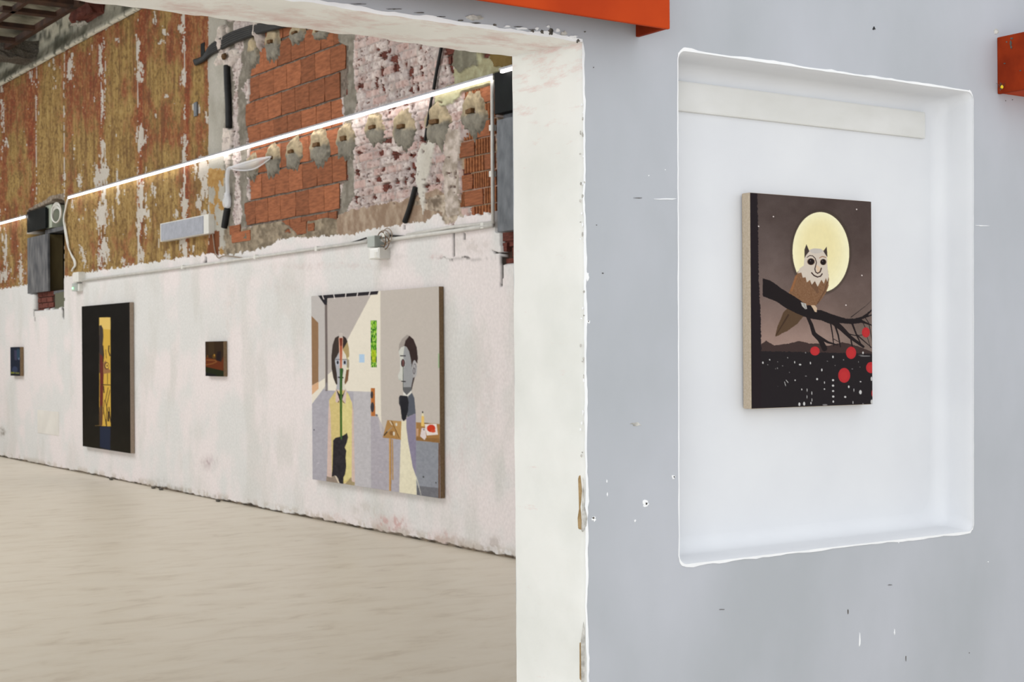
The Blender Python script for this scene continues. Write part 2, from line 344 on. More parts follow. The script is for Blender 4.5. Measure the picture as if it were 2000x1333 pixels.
mf = fbm(YY * 5, ZZ * 5, 4, 2) - 0.5
def reg(pts, amp=8, off=0): return inpoly(PX + wx * amp * 2 + hf * amp * 0.6, PY + wy * amp * 2 + hf * amp * 0.8, pts)
def mixc(a, b_, t): t = np.clip(t, 0, 1)[..., None]; return np.asarray(a, float) * (1 - t) + np.asarray(b_, float) * t
def put(mask, col, d=None):
    C[mask] = np.broadcast_to(col, C.shape)[mask]
    if d is not None: D[mask] = np.broadcast_to(d, D.shape)[mask]
def blend(t, col): C[:] = mixc(C, col, t)
def ell(x, y, rx, ry, amp=3, soft=0.15):
    r = np.sqrt(((PX + wx * amp * 2 + hf * amp - x) / rx) ** 2 + ((PY + wy * amp * 2 + hf * amp - y) / ry) ** 2)
    return 1 - sstep(1 - soft, 1 + soft, r)

gr = fbm(YY * 45, ZZ * 32, 3, 1) - .5; g2 = fbm(YY * 22, ZZ * 14, 4, 6) - .5
# ochre and rust paint bands
st = fbm(YY * 7, ZZ * 0.9, 5, 2); st2 = fbm(YY * 22, ZZ * 2.2, 4, 4)
bands = 0
for x, w, a in [(4, 10, .5), (62, 10, .75), (92, 14, -.35), (130, 9, .45), (165, 18, .1), (197, 9, .6), (235, 20, -.45), (280, 12, .6), (318, 16, -.35), (362, 10, .55), (388, 8, -.2), (402, 6, .4)]:
    bands = bands + a * np.exp(-((PX + wx * 10 - x) / w) ** 2)
led_y = 386 - 0.286 * (PX - 133)                                # height of the light strip, used only as a height reference on the wall
up = sstep(-20, 220, led_y - PY)
rb = 0.42 + bands * (0.35 + 0.45 * up) + (st - 0.5) * 1.0 + (up - 0.5) * 0.35 + mf * 1.8 + (fbm(YY * 1.1, ZZ * 1.6, 4, 6) - .5) * 1.6
for x_, y_, rx_, ry_, a_ in [(165, 170, 32, 90, .5), (62, 230, 10, 90, .5), (8, 300, 8, 120, .5), (20, 190, 30, 60, .3), (300, 80, 35, 60, .5), (380, 60, 25, 60, .45), (197, 200, 8, 150, .4), (320, 265, 40, 14, .6), (395, 260, 15, 60, .4), (240, 60, 50, 25, .3),
                           (100, 240, 28, 120, -.6), (235, 210, 26, 120, -.6), (330, 190, 30, 60, -.6), (385, 180, 13, 60, -.35), (35, 300, 14, 60, -.3), (165, 320, 22, 50, -.3)]:
    rb = rb + a_ * .8 * np.exp(-np.abs((PX + wx * 14 - x_) / rx_) ** 3 - np.abs((PY + wy * 20 - y_) / ry_) ** 3)
rb = rb - .14 * (1 - up)
rb = rb + gr * 0.9 + g2 * 0.8
rb = np.clip(rb, 0, 1)
oc = mixc((156, 128, 76), (126, 98, 54), (st2 - 0.35) * 2.6)
rd = mixc((120, 62, 40), (140, 88, 52), (st2 - 0.35) * 2.6)
C[:] = mixc(oc, rd, sstep(0.15, 0.95, rb))
for x_, w_ in ((62, 7), (197, 6), (275, 5), (365, 6)):
    blend(np.exp(-((PX + wx * 6 - x_) / w_) ** 2) * sstep(.40, .55, fbm(YY * 3, ZZ * 2.2, 4, 3) + up * .1) * .85, mixc((118, 50, 30), (134, 66, 40), gr + .5))
blend(sstep(0.02, 0.22, gr + g2 * .6) * 0.35, (182, 158, 108))
blend(sstep(0.06, 0.22, -gr - g2 * .5) * 0.5, (84, 60, 36))
D += g2 * .006
blend(sstep(0.62, 0.75, fbm(YY * 16, ZZ * 1.6, 4, 6)) * 0.45, (88, 60, 36))
blend(sstep(0.2, 0.4, hf + 0.2 * mf) * 0.25, (176, 150, 106))
D += mf * 0.006 + hf * 0.002
# white flakes and old filler
fl = fbm(YY * 11, ZZ * 5, 5, 0) + gr * .16
seam = 0
for x, w, a in [(2, 5, .16), (70, 3, .12), (125, 4, .12), (141, 4, .08), (198, 5, .17), (270, 5, .2), (360, 3, .2), (408, 5, .2), (300, 14, .03), (330, 60, -.03)]:
    seam = np.maximum(seam, a * np.exp(-((PX + wx * 4 - x) / w) ** 2))
flake = (fl + seam + 0.06 * sstep(0, 60, PY - led_y) > 0.80)
for x, y, rx, ry in [(136, 128, 4, 12), (134, 140, 3, 16), (140, 108, 3, 8), (196, 105, 3, 16), (196, 128, 4, 14), (273, 132, 5, 12), (270, 148, 4, 8), (275, 155, 4, 6), (359, 35, 2.5, 20), (353, 58, 5, 7), (359, 92, 2.5, 14), (359, 152, 4, 14),
                     (321, 62, 5, 6), (315, 82, 6, 4), (276, 265, 7, 16), (271, 280, 4, 20), (360, 285, 3, 18), (324, 190, 2, 5), (384, 212, 5, 12), (404, 235, 4, 16), (202, 340, 11, 22), (190, 345, 6, 18), (188, 330, 4, 8),
                     (198, 420, 10, 26), (205, 400, 4, 40), (203, 486, 8, 22), (193, 510, 3, 24), (276, 380, 5, 22), (278, 415, 8, 16), (270, 450, 3, 50), (276, 492, 4, 14), (359, 300, 4, 18), (360, 400, 5, 22), (357, 478, 6, 18), (362, 500, 3, 14),
                     (10, 500, 4, 34), (10, 540, 5, 16), (40, 530, 3, 26), (62, 52, 3, 6), (230, 365, 3, 26), (155, 352, 4, 14), (240, 510, 4, 5), (248, 520, 3, 8), (325, 500, 4, 8), (300, 370, 4, 12), (162, 500, 3, 12), (158, 490, 2, 12),
                     (5, 225, 2, 30), (61, 150, 2, 14), (12, 280, 4, 8), (228, 80, 3, 3), (105, 128, 1.5, 6), (96, 128, 1.5, 6), (395, 335, 12, 22), (402, 370, 8, 20), (388, 400, 4, 14), (398, 420, 6, 10), (410, 345, 12, 30)]:
    flake |= np.sqrt(((PX + wx * 7 + gr * 9 - x) / rx) ** 2 + ((PY + wy * 14 + gr * 14 - y) / ry) ** 2) < 1 + g2 * 2.2
for x_ in (70.5, 125, 198, 205, 269, 360, 408):
    flake |= (np.abs(PX - x_ + wx * 1.0) < .75 + gr * 2) & (fbm(YY * 2, ZZ * 3, 4, 5) + gr * .3 > .48)
put(flake & (PX < 420), mixc((196, 190, 182), (176, 168, 158), mf + 0.5), 0.026 + hf * 0.002)

# pale pilaster
put(reg([(407, -300), (441, -300), (441, 330), (446, 505), (408, 505)], 2.5), mixc((176, 172, 164), (156, 152, 142), mf * 2 + 0.5), 0.036 + mf * 0.003)
ins = reg([(404, 330), (446, 330), (446, 505), (410, 505)], 8)
put(ins & (fbm(YY * 8, ZZ * 6, 4, 3) > 0.53), mixc((150, 112, 60), (172, 138, 84), hf * 2 + 0.5))
put(reg([(410, 452), (430, 452), (430, 505), (405, 505)], 4), (110, 62, 34))

# rubble, crumbling plaster
rub = reg([(438, -300), (1200, -300), (1200, 470), (440, 506), (446, 330)], 4)
pk = mixc((206, 194, 190), (176, 164, 162), fbm(YY * 5, ZZ * 4, 4, 6) * 3 - 1.0)
rough = fbm(YY * 16, ZZ * 20, 5, 7)
crs = np.abs(((ZZ + wy * 0.03) / 0.074) % 1 - 0.5)                 # old brick courses telegraph through
put(rub, pk, 0.024 + (rough - 0.5) * 0.022 - 0.005 * sstep(0.42, 0.5, crs))
sx = fbm(YY * 34, ZZ * 20, 4, 2) - .5
blend(rub * sstep(.02, .2, sx) * .55, (222, 212, 206)); blend(rub * sstep(.02, .25, -sx) * .38, (142, 124, 120)); D += rub * sx * .010
blend(rub * sstep(.05, .25, g2) * .4, (166, 160, 152))
dk = sstep(0.60, 0.70, fbm(YY * 20, ZZ * 26, 4, 2)) * rub
blend(dk * 0.45, (130, 104, 98)); D -= dk * 0.006
dk = sstep(0.70, 0.76, fbm(YY * 36, ZZ * 40, 3, 4)) * rub
blend(dk * 0.8, (66, 48, 44)); D -= dk * 0.010
blend(rub * sstep(0.40, 0.5, crs) * 0.25, (140, 116, 110))
# zones over the rubble
gm = mixc((142, 136, 126), (112, 106, 96), rough * 2.4 - 0.7)
Zn = np.zeros(YY.shape, bool)
def zone(pts, amp, col, d):
    k = reg(pts, amp); put(k, col, d); Zn[k] = True; return k
zone([(440, 40), (455, 40), (455, 500), (440, 500)], 5, gm, 0.018 + hf * .006)
zone([(470, 175), (488, 150), (500, 60), (470, 60), (475, 90), (462, 175), (466, 280), (468, 445), (482, 445), (482, 190)], 6, gm, 0.02 + (rough - .5) * .014)
zone([(480, 60), (510, 60), (505, 130), (490, 150), (478, 140)], 5, gm, 0.03 + (rough - .5) * .014)
zone([(655, 55), (690, 60), (688, 130), (694, 200), (686, 240), (690, 380), (672, 420), (656, 430), (662, 390), (672, 340), (670, 200), (668, 92), (650, 85)], 4, gm, 0.02 + (rough - .5) * .014)
tan = mixc((168, 150, 132), (138, 116, 98), fbm(YY * 18, ZZ * 14, 5, 1) * 2.6 - 0.8)
zone([(655, 420), (700, 408), (740, 398), (800, 388), (815, 380), (850, 372), (870, 380), (880, 425), (700, 470), (600, 480), (610, 430)], 6, tan, 0.026 + (rough - .5) * .010)
tan2 = mixc((160, 146, 126), (112, 100, 84), rough * 2.6 - 0.8)
zone([(440, 440), (480, 447), (505, 438), (540, 428), (560, 440), (620, 426), (655, 425), (660, 480), (540, 492), (436, 506)], 6, tan2, 0.026 + (rough - .5) * .028)
zone([(800, 395), (868, 380), (895, 395), (905, 430), (865, 440), (860, 415), (805, 400)], 7, mixc((190, 176, 160), (112, 98, 84), rough * 3 - 1), 0.024 + (rough - .5) * .03)
zone([(868, 255), (897, 250), (896, 300), (893, 420), (872, 425), (862, 360)], 7, mixc((200, 188, 180), (150, 138, 126), rough * 2.6 - .8), 0.03 + (rough - .5) * .02)
yg = mixc((172, 170, 140), (148, 142, 112), rough * 2.4 - 0.7)
zone([(895, 95), (965, 100), (1003, 105), (1003, 150), (962, 165), (905, 178), (884, 205), (850, 210), (850, 180), (888, 165)], 6, yg, 0.036 + (rough - .5) * .022)
zone([(880, 85), (905, 92), (930, 96), (935, 130), (925, 128), (900, 145), (890, 130)], 4, mixc((150, 148, 130), (110, 106, 92), rough * 2), 0.05 + (rough - .5) * .03)
zone([(955, 98), (1003, 108), (1003, 130), (968, 132)], 3, (112, 92, 50), 0.05 + (rough - .5) * .03)
zone([(868, 85), (884, 88), (888, 150), (876, 140)], 5, (72, 62, 50), 0.0)
# white-ish streaks of plaster
for pts in ([(434, 55), (445, 52), (448, 95), (458, 110), (450, 130), (440, 128), (432, 110), (425, 130), (420, 125), (432, 95)], [(502, 44), (515, 44), (518, 75), (512, 95), (505, 80)], [(438, 250), (455, 255), (452, 300), (444, 330), (436, 300)]):
    zone(pts, 2.5, (206, 194, 186), 0.045 + hf * .01)
zone([(836, 272), (848, 280), (840, 330), (832, 352), (826, 420), (812, 360), (814, 300), (826, 276)], 3, mixc((206, 202, 194), (184, 178, 168), mf * 2 + .5), 0.034 + hf * .004)
# big hollow blocks: wall recessed to the joints, the blocks themselves are separate pieces
hol = reg([(497, 66), (512, 48), (560, 40), (655, 50), (660, 84), (677, 90), (677, 185), (664, 190), (668, 250), (676, 290), (676, 352), (662, 360), (663, 405), (656, 430), (640, 426), (600, 432), (588, 458), (576, 456), (566, 446), (545, 432), (500, 440), (478, 445), (474, 400), (486, 390), (484, 340), (486, 290), (478, 250), (477, 205), (484, 200), (486, 150)], 2.2)
put(hol, mixc((128, 116, 106), (92, 82, 74), hf * 3 + .5), 0.001 + hf * 0.006)
hol2 = reg([(905, 178), (935, 168), (964, 163), (966, 250), (969, 418), (920, 421), (918, 404), (896, 405), (900, 340), (894, 305), (897, 275), (912, 268), (912, 240), (930, 225), (940, 190), (906, 200)], 2.5)
put(hol2, mixc((176, 156, 132), (140, 118, 96), hf * 3 + .5), 0.003 + hf * 0.008)
# spots where crumbled plaster bares the old red bricks
for x, y, rx, ry in [(748, 107, 9, 9), (767, 115, 8, 9), (770, 133, 10, 9), (818, 91, 3, 9), (758, 98, 3, 8), (742, 138, 4, 11), (792, 126, 2, 8), (801, 140, 5, 9), (820, 131, 5, 7), (821, 144, 3, 5), (804, 156, 3, 9), (733, 162, 3, 12), (747, 170, 3, 6),
                     (802, 173, 6, 6), (815, 169, 5, 9), (755, 80, 4, 6), (700, 170, 6, 7), (742, 298, 7, 5), (774, 306, 9, 9), (803, 301, 9, 5), (694, 337, 6, 6), (747, 330, 5, 7), (752, 362, 8, 9), (739, 348, 5, 6), (770, 356, 6, 6), (790, 354, 4, 9),
                     (804, 350, 4, 14), (797, 332, 4, 6), (807, 326, 5, 10), (831, 364, 4, 5), (692, 390, 4, 8), (753, 276, 10, 6), (784, 274, 6, 4), (822, 272, 6, 5), (768, 253, 5, 4), (725, 265, 6, 4), (700, 300, 5, 4), (850, 356, 7, 4),
                     (888, 96, 5, 12), (886, 120, 4, 8), (866, 132, 3, 8), (765, 210, 6, 5), (790, 200, 6, 4), (730, 385, 4, 5), (760, 392, 4, 3), (948, 108, 12, 5), (1000, 480, 20, 26), (962, 470, 10, 8), (967, 478, 6, 6), (560, 452, 5, 4)]:
    k = np.sqrt(((PX + wx * 8 + gr * 8 - x) / (rx * .9)) ** 4 + ((PY + wy * 8 + gr * 8 - y) / (ry * .9)) ** 4) < 1 + g2 * 2.5
    put(k & (PX > 440), (96, 60, 50), 0.0)
BH, BL = 0.074, 0.245
ri_ = np.floor(ZZ / BH); ci_ = np.floor(YY / BL + .5 * (ri_ % 2)); hsh = _T[3][(ri_.astype(int) * 7) & 255, (ci_.astype(int) * 13) & 255]
inb = (np.abs((ZZ / BH) % 1 - .44) < .40) & (np.abs((YY / BL + .5 * (ri_ % 2)) % 1 - .49) < .455)
pure = rub & (PX > 692) & ~Zn
blend((pure & inb) * np.clip((hsh - .35) * 1.1 + g2, 0, .6), (190, 154, 146)); blend((pure & ~inb) * .4 * (fbm(YY * 6, ZZ * 6, 4, 1) > .42), (146, 134, 128)); D -= (pure & ~inb) * .004
k = rub & inb & (fbm(YY * 11, ZZ * 18, 4, 5) + gr * .3 + (hsh > .88) * .12 > 0.765) & (PX > 692) & (PX < 890) & ~hol & ~hol2 & (PY < 400)
put(k, (96, 60, 50), 0.0)

# white limewash of the lower wall
top = [(-80, 590), (0, 566), (50, 556), (125, 541), (170, 533), (250, 520), (330, 507), (410, 496), (440, 499), (500, 488), (530, 480), (545, 467), (600, 464), (700, 456), (720, 448), (790, 438), (830, 432), (850, 421), (862, 420), (868, 438), (885, 442), (892, 425), (920, 421), (968, 414), (1010, 408), (1100, 396)]
ty = np.interp(PX, [p[0] for p in top], [p[1] for p in top]) + (fbm(YY * 26, ZZ * 4, 4, 6) - .5) * 12 + hf * 5
wh = (PY > ty) | (PX > 1110) & (ZZ < 3.0)
blot = fbm(YY * 2.0, ZZ * 2.0, 4, 4)
wc = mixc((215, 214, 213), (226, 218, 218), sstep(0.35, .65, blot))
wc = mixc(wc, (204, 202, 198), sstep(0.5, 0.75, fbm(YY * 3, ZZ * 1.4, 5, 1)) * 0.55)
put(wh, wc, 0.032 + hf * 0.0025 + mf * 0.002)
fan = wh & (fbm(YY * 17, ZZ * 17, 5, 3) > 0.55)
for x, y, rx, ry, a, col in [(762, 1022, 34, 13, .75, (196, 158, 154)), (862, 1050, 24, 12, .6, (196, 166, 162)), (715, 1000, 26, 18, .4, (186, 180, 172)), (640, 1012, 30, 8, .45, (205, 184, 178)), (905, 1062, 26, 10, .5, (190, 178, 172)), (962, 1066, 14, 18, .5, (176, 164, 158)),
                             (405, 905, 16, 14, .5, (190, 178, 178)), (410, 902, 3, 6, .9, (170, 150, 156)), (640, 520, 90, 6, .4, (204, 190, 188)), (850, 502, 14, 5, .5, (200, 174, 174)), (780, 500, 10, 5, .5, (180, 174, 172)), (880, 930, 10, 50, .3, (198, 178, 178)), (905, 860, 12, 60, .3, (205, 186, 186)),
                             (940, 770, 30, 80, .22, (206, 190, 190)), (560, 560, 40, 14, .22, (206, 194, 192)), (285, 950, 60, 16, .3, (170, 166, 160)), (100, 930, 70, 12, .28, (186, 182, 172)), (250, 700, 14, 60, .12, (190, 188, 192)), (450, 620, 10, 60, .2, (208, 190, 184)), (5, 842, 5, 10, .7, (120, 110, 100)),
                             (330, 960, 40, 8, .5, (120, 114, 104)), (420, 975, 20, 6, .5, (140, 130, 120)), (925, 1072, 40, 6, .5, (150, 138, 130)), (765, 1040, 60, 8, .4, (170, 146, 140)), (920, 480, 36, 14, .25, (170, 160, 152)), (915, 505, 50, 2.0, .8, (96, 92, 90))]:
    t = ell(x, y, rx, ry, 6, 0.6) * a; t = t * np.where(fan, 1.0, 0.30); blend(t * wh, col)
# dark recessed crack along the foot of the wall
foot = ZZ < 0.016 + 0.03 * (fbm(YY * 3.5, ZZ * 0, 4, 2) - .42) + 0.03 * (fbm(YY * 18, ZZ * 3, 3, 6) - .5)
put(foot, mixc((70, 64, 56), (128, 112, 94), fbm(YY * 12, ZZ * 12, 3, 1) * 2 - .5), 0.012)
blend(sstep(0.10, 0.03, ZZ) * (fbm(YY * 8, ZZ * 8, 4, 3) > .52) * 0.45, (176, 164, 150))
# cracks and scars
for pts in ([(884, 440), (888, 440), (889, 500), (886, 503), (884, 470)], [(905, 455), (908, 455), (910, 470), (907, 468)], [(975, 500), (981, 502), (984, 530), (981, 558), (977, 558), (979, 530)], [(960, 488), (968, 492), (1003, 497), (1003, 499), (965, 495)], [(65, 604), (68, 604), (68, 626), (66, 626)], [(120, 600), (124, 602), (125, 624), (123, 624)]):
    zone(pts, 1.5, (50, 44, 40), 0.010)
for x, y in [(790, 444), (402, 506), (401, 513)]: put(ell(x, y, 2.5, 4, 1) > .5, (40, 34, 30), 0.0)
# bays where the ducts sit
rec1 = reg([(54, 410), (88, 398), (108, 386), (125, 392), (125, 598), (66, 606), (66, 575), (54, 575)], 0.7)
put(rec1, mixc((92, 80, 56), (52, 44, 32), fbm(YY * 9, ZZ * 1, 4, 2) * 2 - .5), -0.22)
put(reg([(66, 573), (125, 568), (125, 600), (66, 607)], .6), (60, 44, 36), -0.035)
lp = reg([(50, 412), (70, 400), (88, 392), (98, 384), (112, 380), (127, 378), (127, 392), (108, 390), (88, 400), (56, 413)], 2.5)
put(lp, mixc((150, 140, 128), (112, 98, 84), hf * 3 + .5), 0.036 + hf * .02)
put(reg([(101, 573), (125, 568), (125, 600), (101, 604)], .6), (98, 98, 82), -0.01)
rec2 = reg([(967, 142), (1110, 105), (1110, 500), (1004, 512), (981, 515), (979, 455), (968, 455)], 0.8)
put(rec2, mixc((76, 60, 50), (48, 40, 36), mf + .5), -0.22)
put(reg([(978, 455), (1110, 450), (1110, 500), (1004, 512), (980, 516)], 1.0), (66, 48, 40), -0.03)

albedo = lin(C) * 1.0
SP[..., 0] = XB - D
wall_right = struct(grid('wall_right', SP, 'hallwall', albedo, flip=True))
# solid body and the stepped grey parapet above the painted surface
pz = np.array([5.395, 5.40, 5.41, 5.43, 5.47, 5.52, 5.58, 5.64, 5.70, 5.76, 5.82, 5.86, 5.9, 6.0])
py_ = np.concatenate([np.linspace(27.9, 23, 30), np.arange(23, 13, -0.035), np.linspace(13, YG + TH, 30)])
Y2, Z2 = np.meshgrid(py_, pz); n2 = fbm(Y2 * 3, Z2 * 6, 5, 2); n3 = fbm(Y2 * 14, Z2 * 30, 4, 4)
dd = np.interp(Z2, [5.39, 5.41, 5.44, 5.6, 6.0], [0.03, 0.075, 0.07, 0.03, 0.0]) + (n3 - .5) * 0.03
c2 = mixc((150, 148, 136), (84, 84, 74), n2 * 3.4 - 1.3); c2 = mixc(c2, (70, 66, 58), sstep(.6, .7, n3) * .6); c2 = mixc(c2, (206, 202, 188), np.interp(Z2, [5.39, 5.42, 5.46], [1, .9, 0]) * (n3 > .38))
c2 = mixc(c2, (184, 180, 164), sstep(.52, .6, fbm(Y2 * 4, Z2 * 9, 4, 6)) * sstep(5.55, 5.7, Z2))
grid('parapet', np.stack([XB - dd, Y2, Z2], -1), 'mortarpatch', lin(c2), wall_right, flip=True)
boxmesh('wall_core', (XB + 0.24, YG + TH, 0), (XB + 0.4, 28.1, 6.2), 'plainwall', wall_right, bevel=0)

# ---------------------------------------------------------------- blocks and bricks of that wall
def unit_block(name, ribs=0, mat='tile', rough=0.0, seed=0):
    rs = random.Random(seed)
    bm = bmesh.new()
    if ribs:
        prof = []
        for i in range(ribs):
            a = -0.5 + i / ribs; w = 1 / ribs
            prof += [(a + 0.1 * w, 0.5), (a + 0.6 * w, 0.5), (a + 0.68 * w, 0.30), (a + 0.98 * w, 0.30)]
        prof = [(-0.5, -0.5)] + [(-0.5, 0.5)] + prof[1:] ; prof = prof[:-1] + [(0.5, 0.30), (0.5, -0.5)]
        lo = [bm.verts.new((-x_d, y, -0.5)) for y, x_d in prof]; hi = [bm.verts.new((-x_d, y, 0.5)) for y, x_d in prof]
        n = len(prof)
        for i in range(n): bm.faces.new((lo[i], lo[(i + 1) % n], hi[(i + 1) % n], hi[i]))
        bm.faces.new(lo[::-1]); bm.faces.new(hi)
    else:
        bmesh.ops.create_cube(bm, size=1)
        bmesh.ops.subdivide_edges(bm, edges=[e for e in bm.edges if abs(e.verts[0].co.x - e.verts[1].co.x) < .1 and e.verts[0].co.x < 0], cuts=1, use_grid_fill=True)
        for v in bm.verts:
            if v.co.x < 0: v.co += Vector((rs.uniform(-.04, .06), rs.uniform(-.018, .018), rs.uniform(-.018, .018)))
    bmesh.ops.recalc_face_normals(bm, faces=bm.faces[:])
    me = bpy.data.meshes.new(name); bm.to_mesh(me); bm.free(); me.materials.append(MT[mat]); return me
smooth_me = [unit_block('hollow_block', 0, 'tile', seed=i) for i in range(3)]
ribbed_me = [unit_block('ribbed_block', 5, 'ribbed', seed=5), unit_block('ribbed_block_wide', 7, 'ribbed', seed=6)]
red_me = [unit_block('old_brick', 0, 'redbrick', seed=i + 9) for i in range(3)]
def put_block(y0, y1, z0, z1, me, front=0.013, deep=0.06, gap=0.004):
    o = link('brick', me, wall_right, (XB - front + deep / 2 + random.uniform(-.0012, .0012), (y0 + y1) / 2, (z0 + z1) / 2))
    o.scale = (deep, abs(y1 - y0) - gap, abs(z1 - z0) - gap); o.rotation_euler = (random.uniform(-.006, .006), 0, random.uniform(-.01, .01)); return o
zc = [np.mean([wl(x, y, .013)[2] for x, y in l]) for l in ([(516.6, 139.5), (653, 88)], [(485, 200), (673, 134.6)], [(477.5, 247.8), (669, 189)], [(486, 392), (652, 356.6)], [(478, 440.6), (656, 410)])]
zr = [zc[0] + (zc[0] - zc[1]) , zc[0], zc[1], zc[2], zc[2] - (zc[2] - zc[3]) / 3, zc[2] - 2 * (zc[2] - zc[3]) / 3, zc[3], zc[4], 2 * zc[4] - zc[3]]
courses = [[490, 516.6, 543, 570, 596.5, 628, 653, 680], [485, 507.8, 535, 561.4, 588.7, 616.4, 646.3, 676], [477.5, 499, 524, 550.3, 577, 604.7, 635.2, 664.8],
           [483, 508.8, 535, 561.4, 589.3, 618, 647.3, 676.5], [474, 497, 522, 549, 576, 603, 632, 661, 679], [484, 511, 536.5, 563.4, 590.8, 619, 648.3, 676],
           [476.7, 497.7, 522.5, 547, 576.5, 602.7, 632.8, 661.6], [540, 565, 588, 617, 640, 657]]
bi = 0
for k, row in enumerate(courses):
    for i in range(len(row) - 1):
        ym = wl((row[i] + row[i + 1]) / 2, 300, .013)
        put_block(wl(row[i], 300, .013)[1], wl(row[i + 1], 300, .013)[1], zr[k + 1], zr[k] - 0.010, smooth_me[bi % 3], gap=0.007); bi += 1
# upper row above the first course, mostly hidden by the lintel
for i in range(6):
    a, b_ = [500, 527, 554, 582, 610, 640, 668][i:i + 2]
    put_block(wl(a, 300, .013)[1], wl(b_, 300, .013)[1], zr[0] + 0.006, zr[0] + (zr[0] - zr[1]), smooth_me[i % 3], gap=0.007)
# loose broken pieces low down
for a, b_, yt, yb in [(448, 468, 440, 458), (452, 488, 452, 473), (578, 598, 434, 458), (600, 613, 436, 452)]:
    put_block(wl(a, 300)[1], wl(b_, 300)[1], wl((a + b_) / 2, yb)[2], wl((a + b_) / 2, yt)[2], smooth_me[bi % 3], front=0.034, deep=0.08); bi += 1
# ribbed hollow blocks on the right
zz0 = [wl(930, y, .013)[2] for y in (303, 336, 368, 401, 435)]; step = (zz0[0] - zz0[3]) / 3
rowx = {3: [(880, 897), (897, 927), (928, 964)], 2: [(909, 930), (931, 950), (951, 966)], 1: [(905, 915), (915, 946), (947, 966)], 4: [(897, 918), (919, 950), (951, 967)]}
def rrow(pairs, z1, z0, alt):
    global bi
    for j, (a, b_) in enumerate(pairs):
        me = ribbed_me[1 if b_ - a > 28 else 0] if (j + alt) % 2 == 0 else smooth_me[bi % 3]
        o = put_block(wl(a, 300, .013)[1], wl(b_, 300, .013)[1], z0, z1 - 0.008, me, front=0.017); bi += 1
for r, pairs in enumerate([[(905, 945), (946, 967)], [(900, 923), (924, 955), (956, 969)], [(896, 907), (907, 943), (944, 969)], [(919, 927), (927, 969)]]):
    rrow(pairs, zz0[0] - r * step, zz0[0] - (r + 1) * step, r % 2)
for r, pairs in enumerate([[(895, 927), (928, 966)], [(905, 931), (932, 958), (959, 968)], [(912, 940), (941, 968)], [(905, 943), (943, 968)], [(900, 934), (935, 966)]]):
    rrow(pairs, zz0[0] + (r + 1) * step, zz0[0] + r * step, (r + 1) % 2)
# old red bricks: only those the crumbled plaster lets show
exposed = (D < 0.004) & ~hol & ~hol2 & ~rec1 & ~rec2 & (ZZ > 2.2) & (PX < 1006) & (PX > 690)
ez = ZZ[exposed]; ey = YY[exposed]; seen = {}
BH, BL = 0.074, 0.245
rowi = np.floor(ez / BH).astype(int); coli = np.floor(ey / BL + 0.5 * (rowi % 2)).astype(int)
from collections import Counter
cnt = Counter(zip(rowi.tolist(), coli.tolist())); nred = 0
for (r, c), q in cnt.most_common(120):
    if q < 5: continue
    y0 = (c - 0.5 * (r % 2)) * BL
    put_block(y0, y0 + BL - .008, r * BH, (r + 1) * BH - .008, red_me[(r + c) % 3], front=0.010, deep=0.05); nred += 1
# courses of brick at the back of the duct bays
for r in range(6):
    z = wl(990, 515, .0)[2] - 0.03 + r * 0.075
    for q in range(4):
        y0 = wl(979, 480, 0)[1] - 0.12 * (r % 2) - q * .25; put_block(y0, y0 - .24, z, z + .068, red_me[(r + q) % 3], front=-0.012, deep=.06)
for r in range(4):
    z = wl(80, 606, .0)[2] - 0.05 + r * 0.075
    for q in range(3):
        y0 = wl(67, 590, 0)[1] - 0.06 * (r % 2) - q * .25; put_block(y0, y0 - .24, z, z + .068, red_me[(r + q) % 3], front=-0.018, deep=.06)

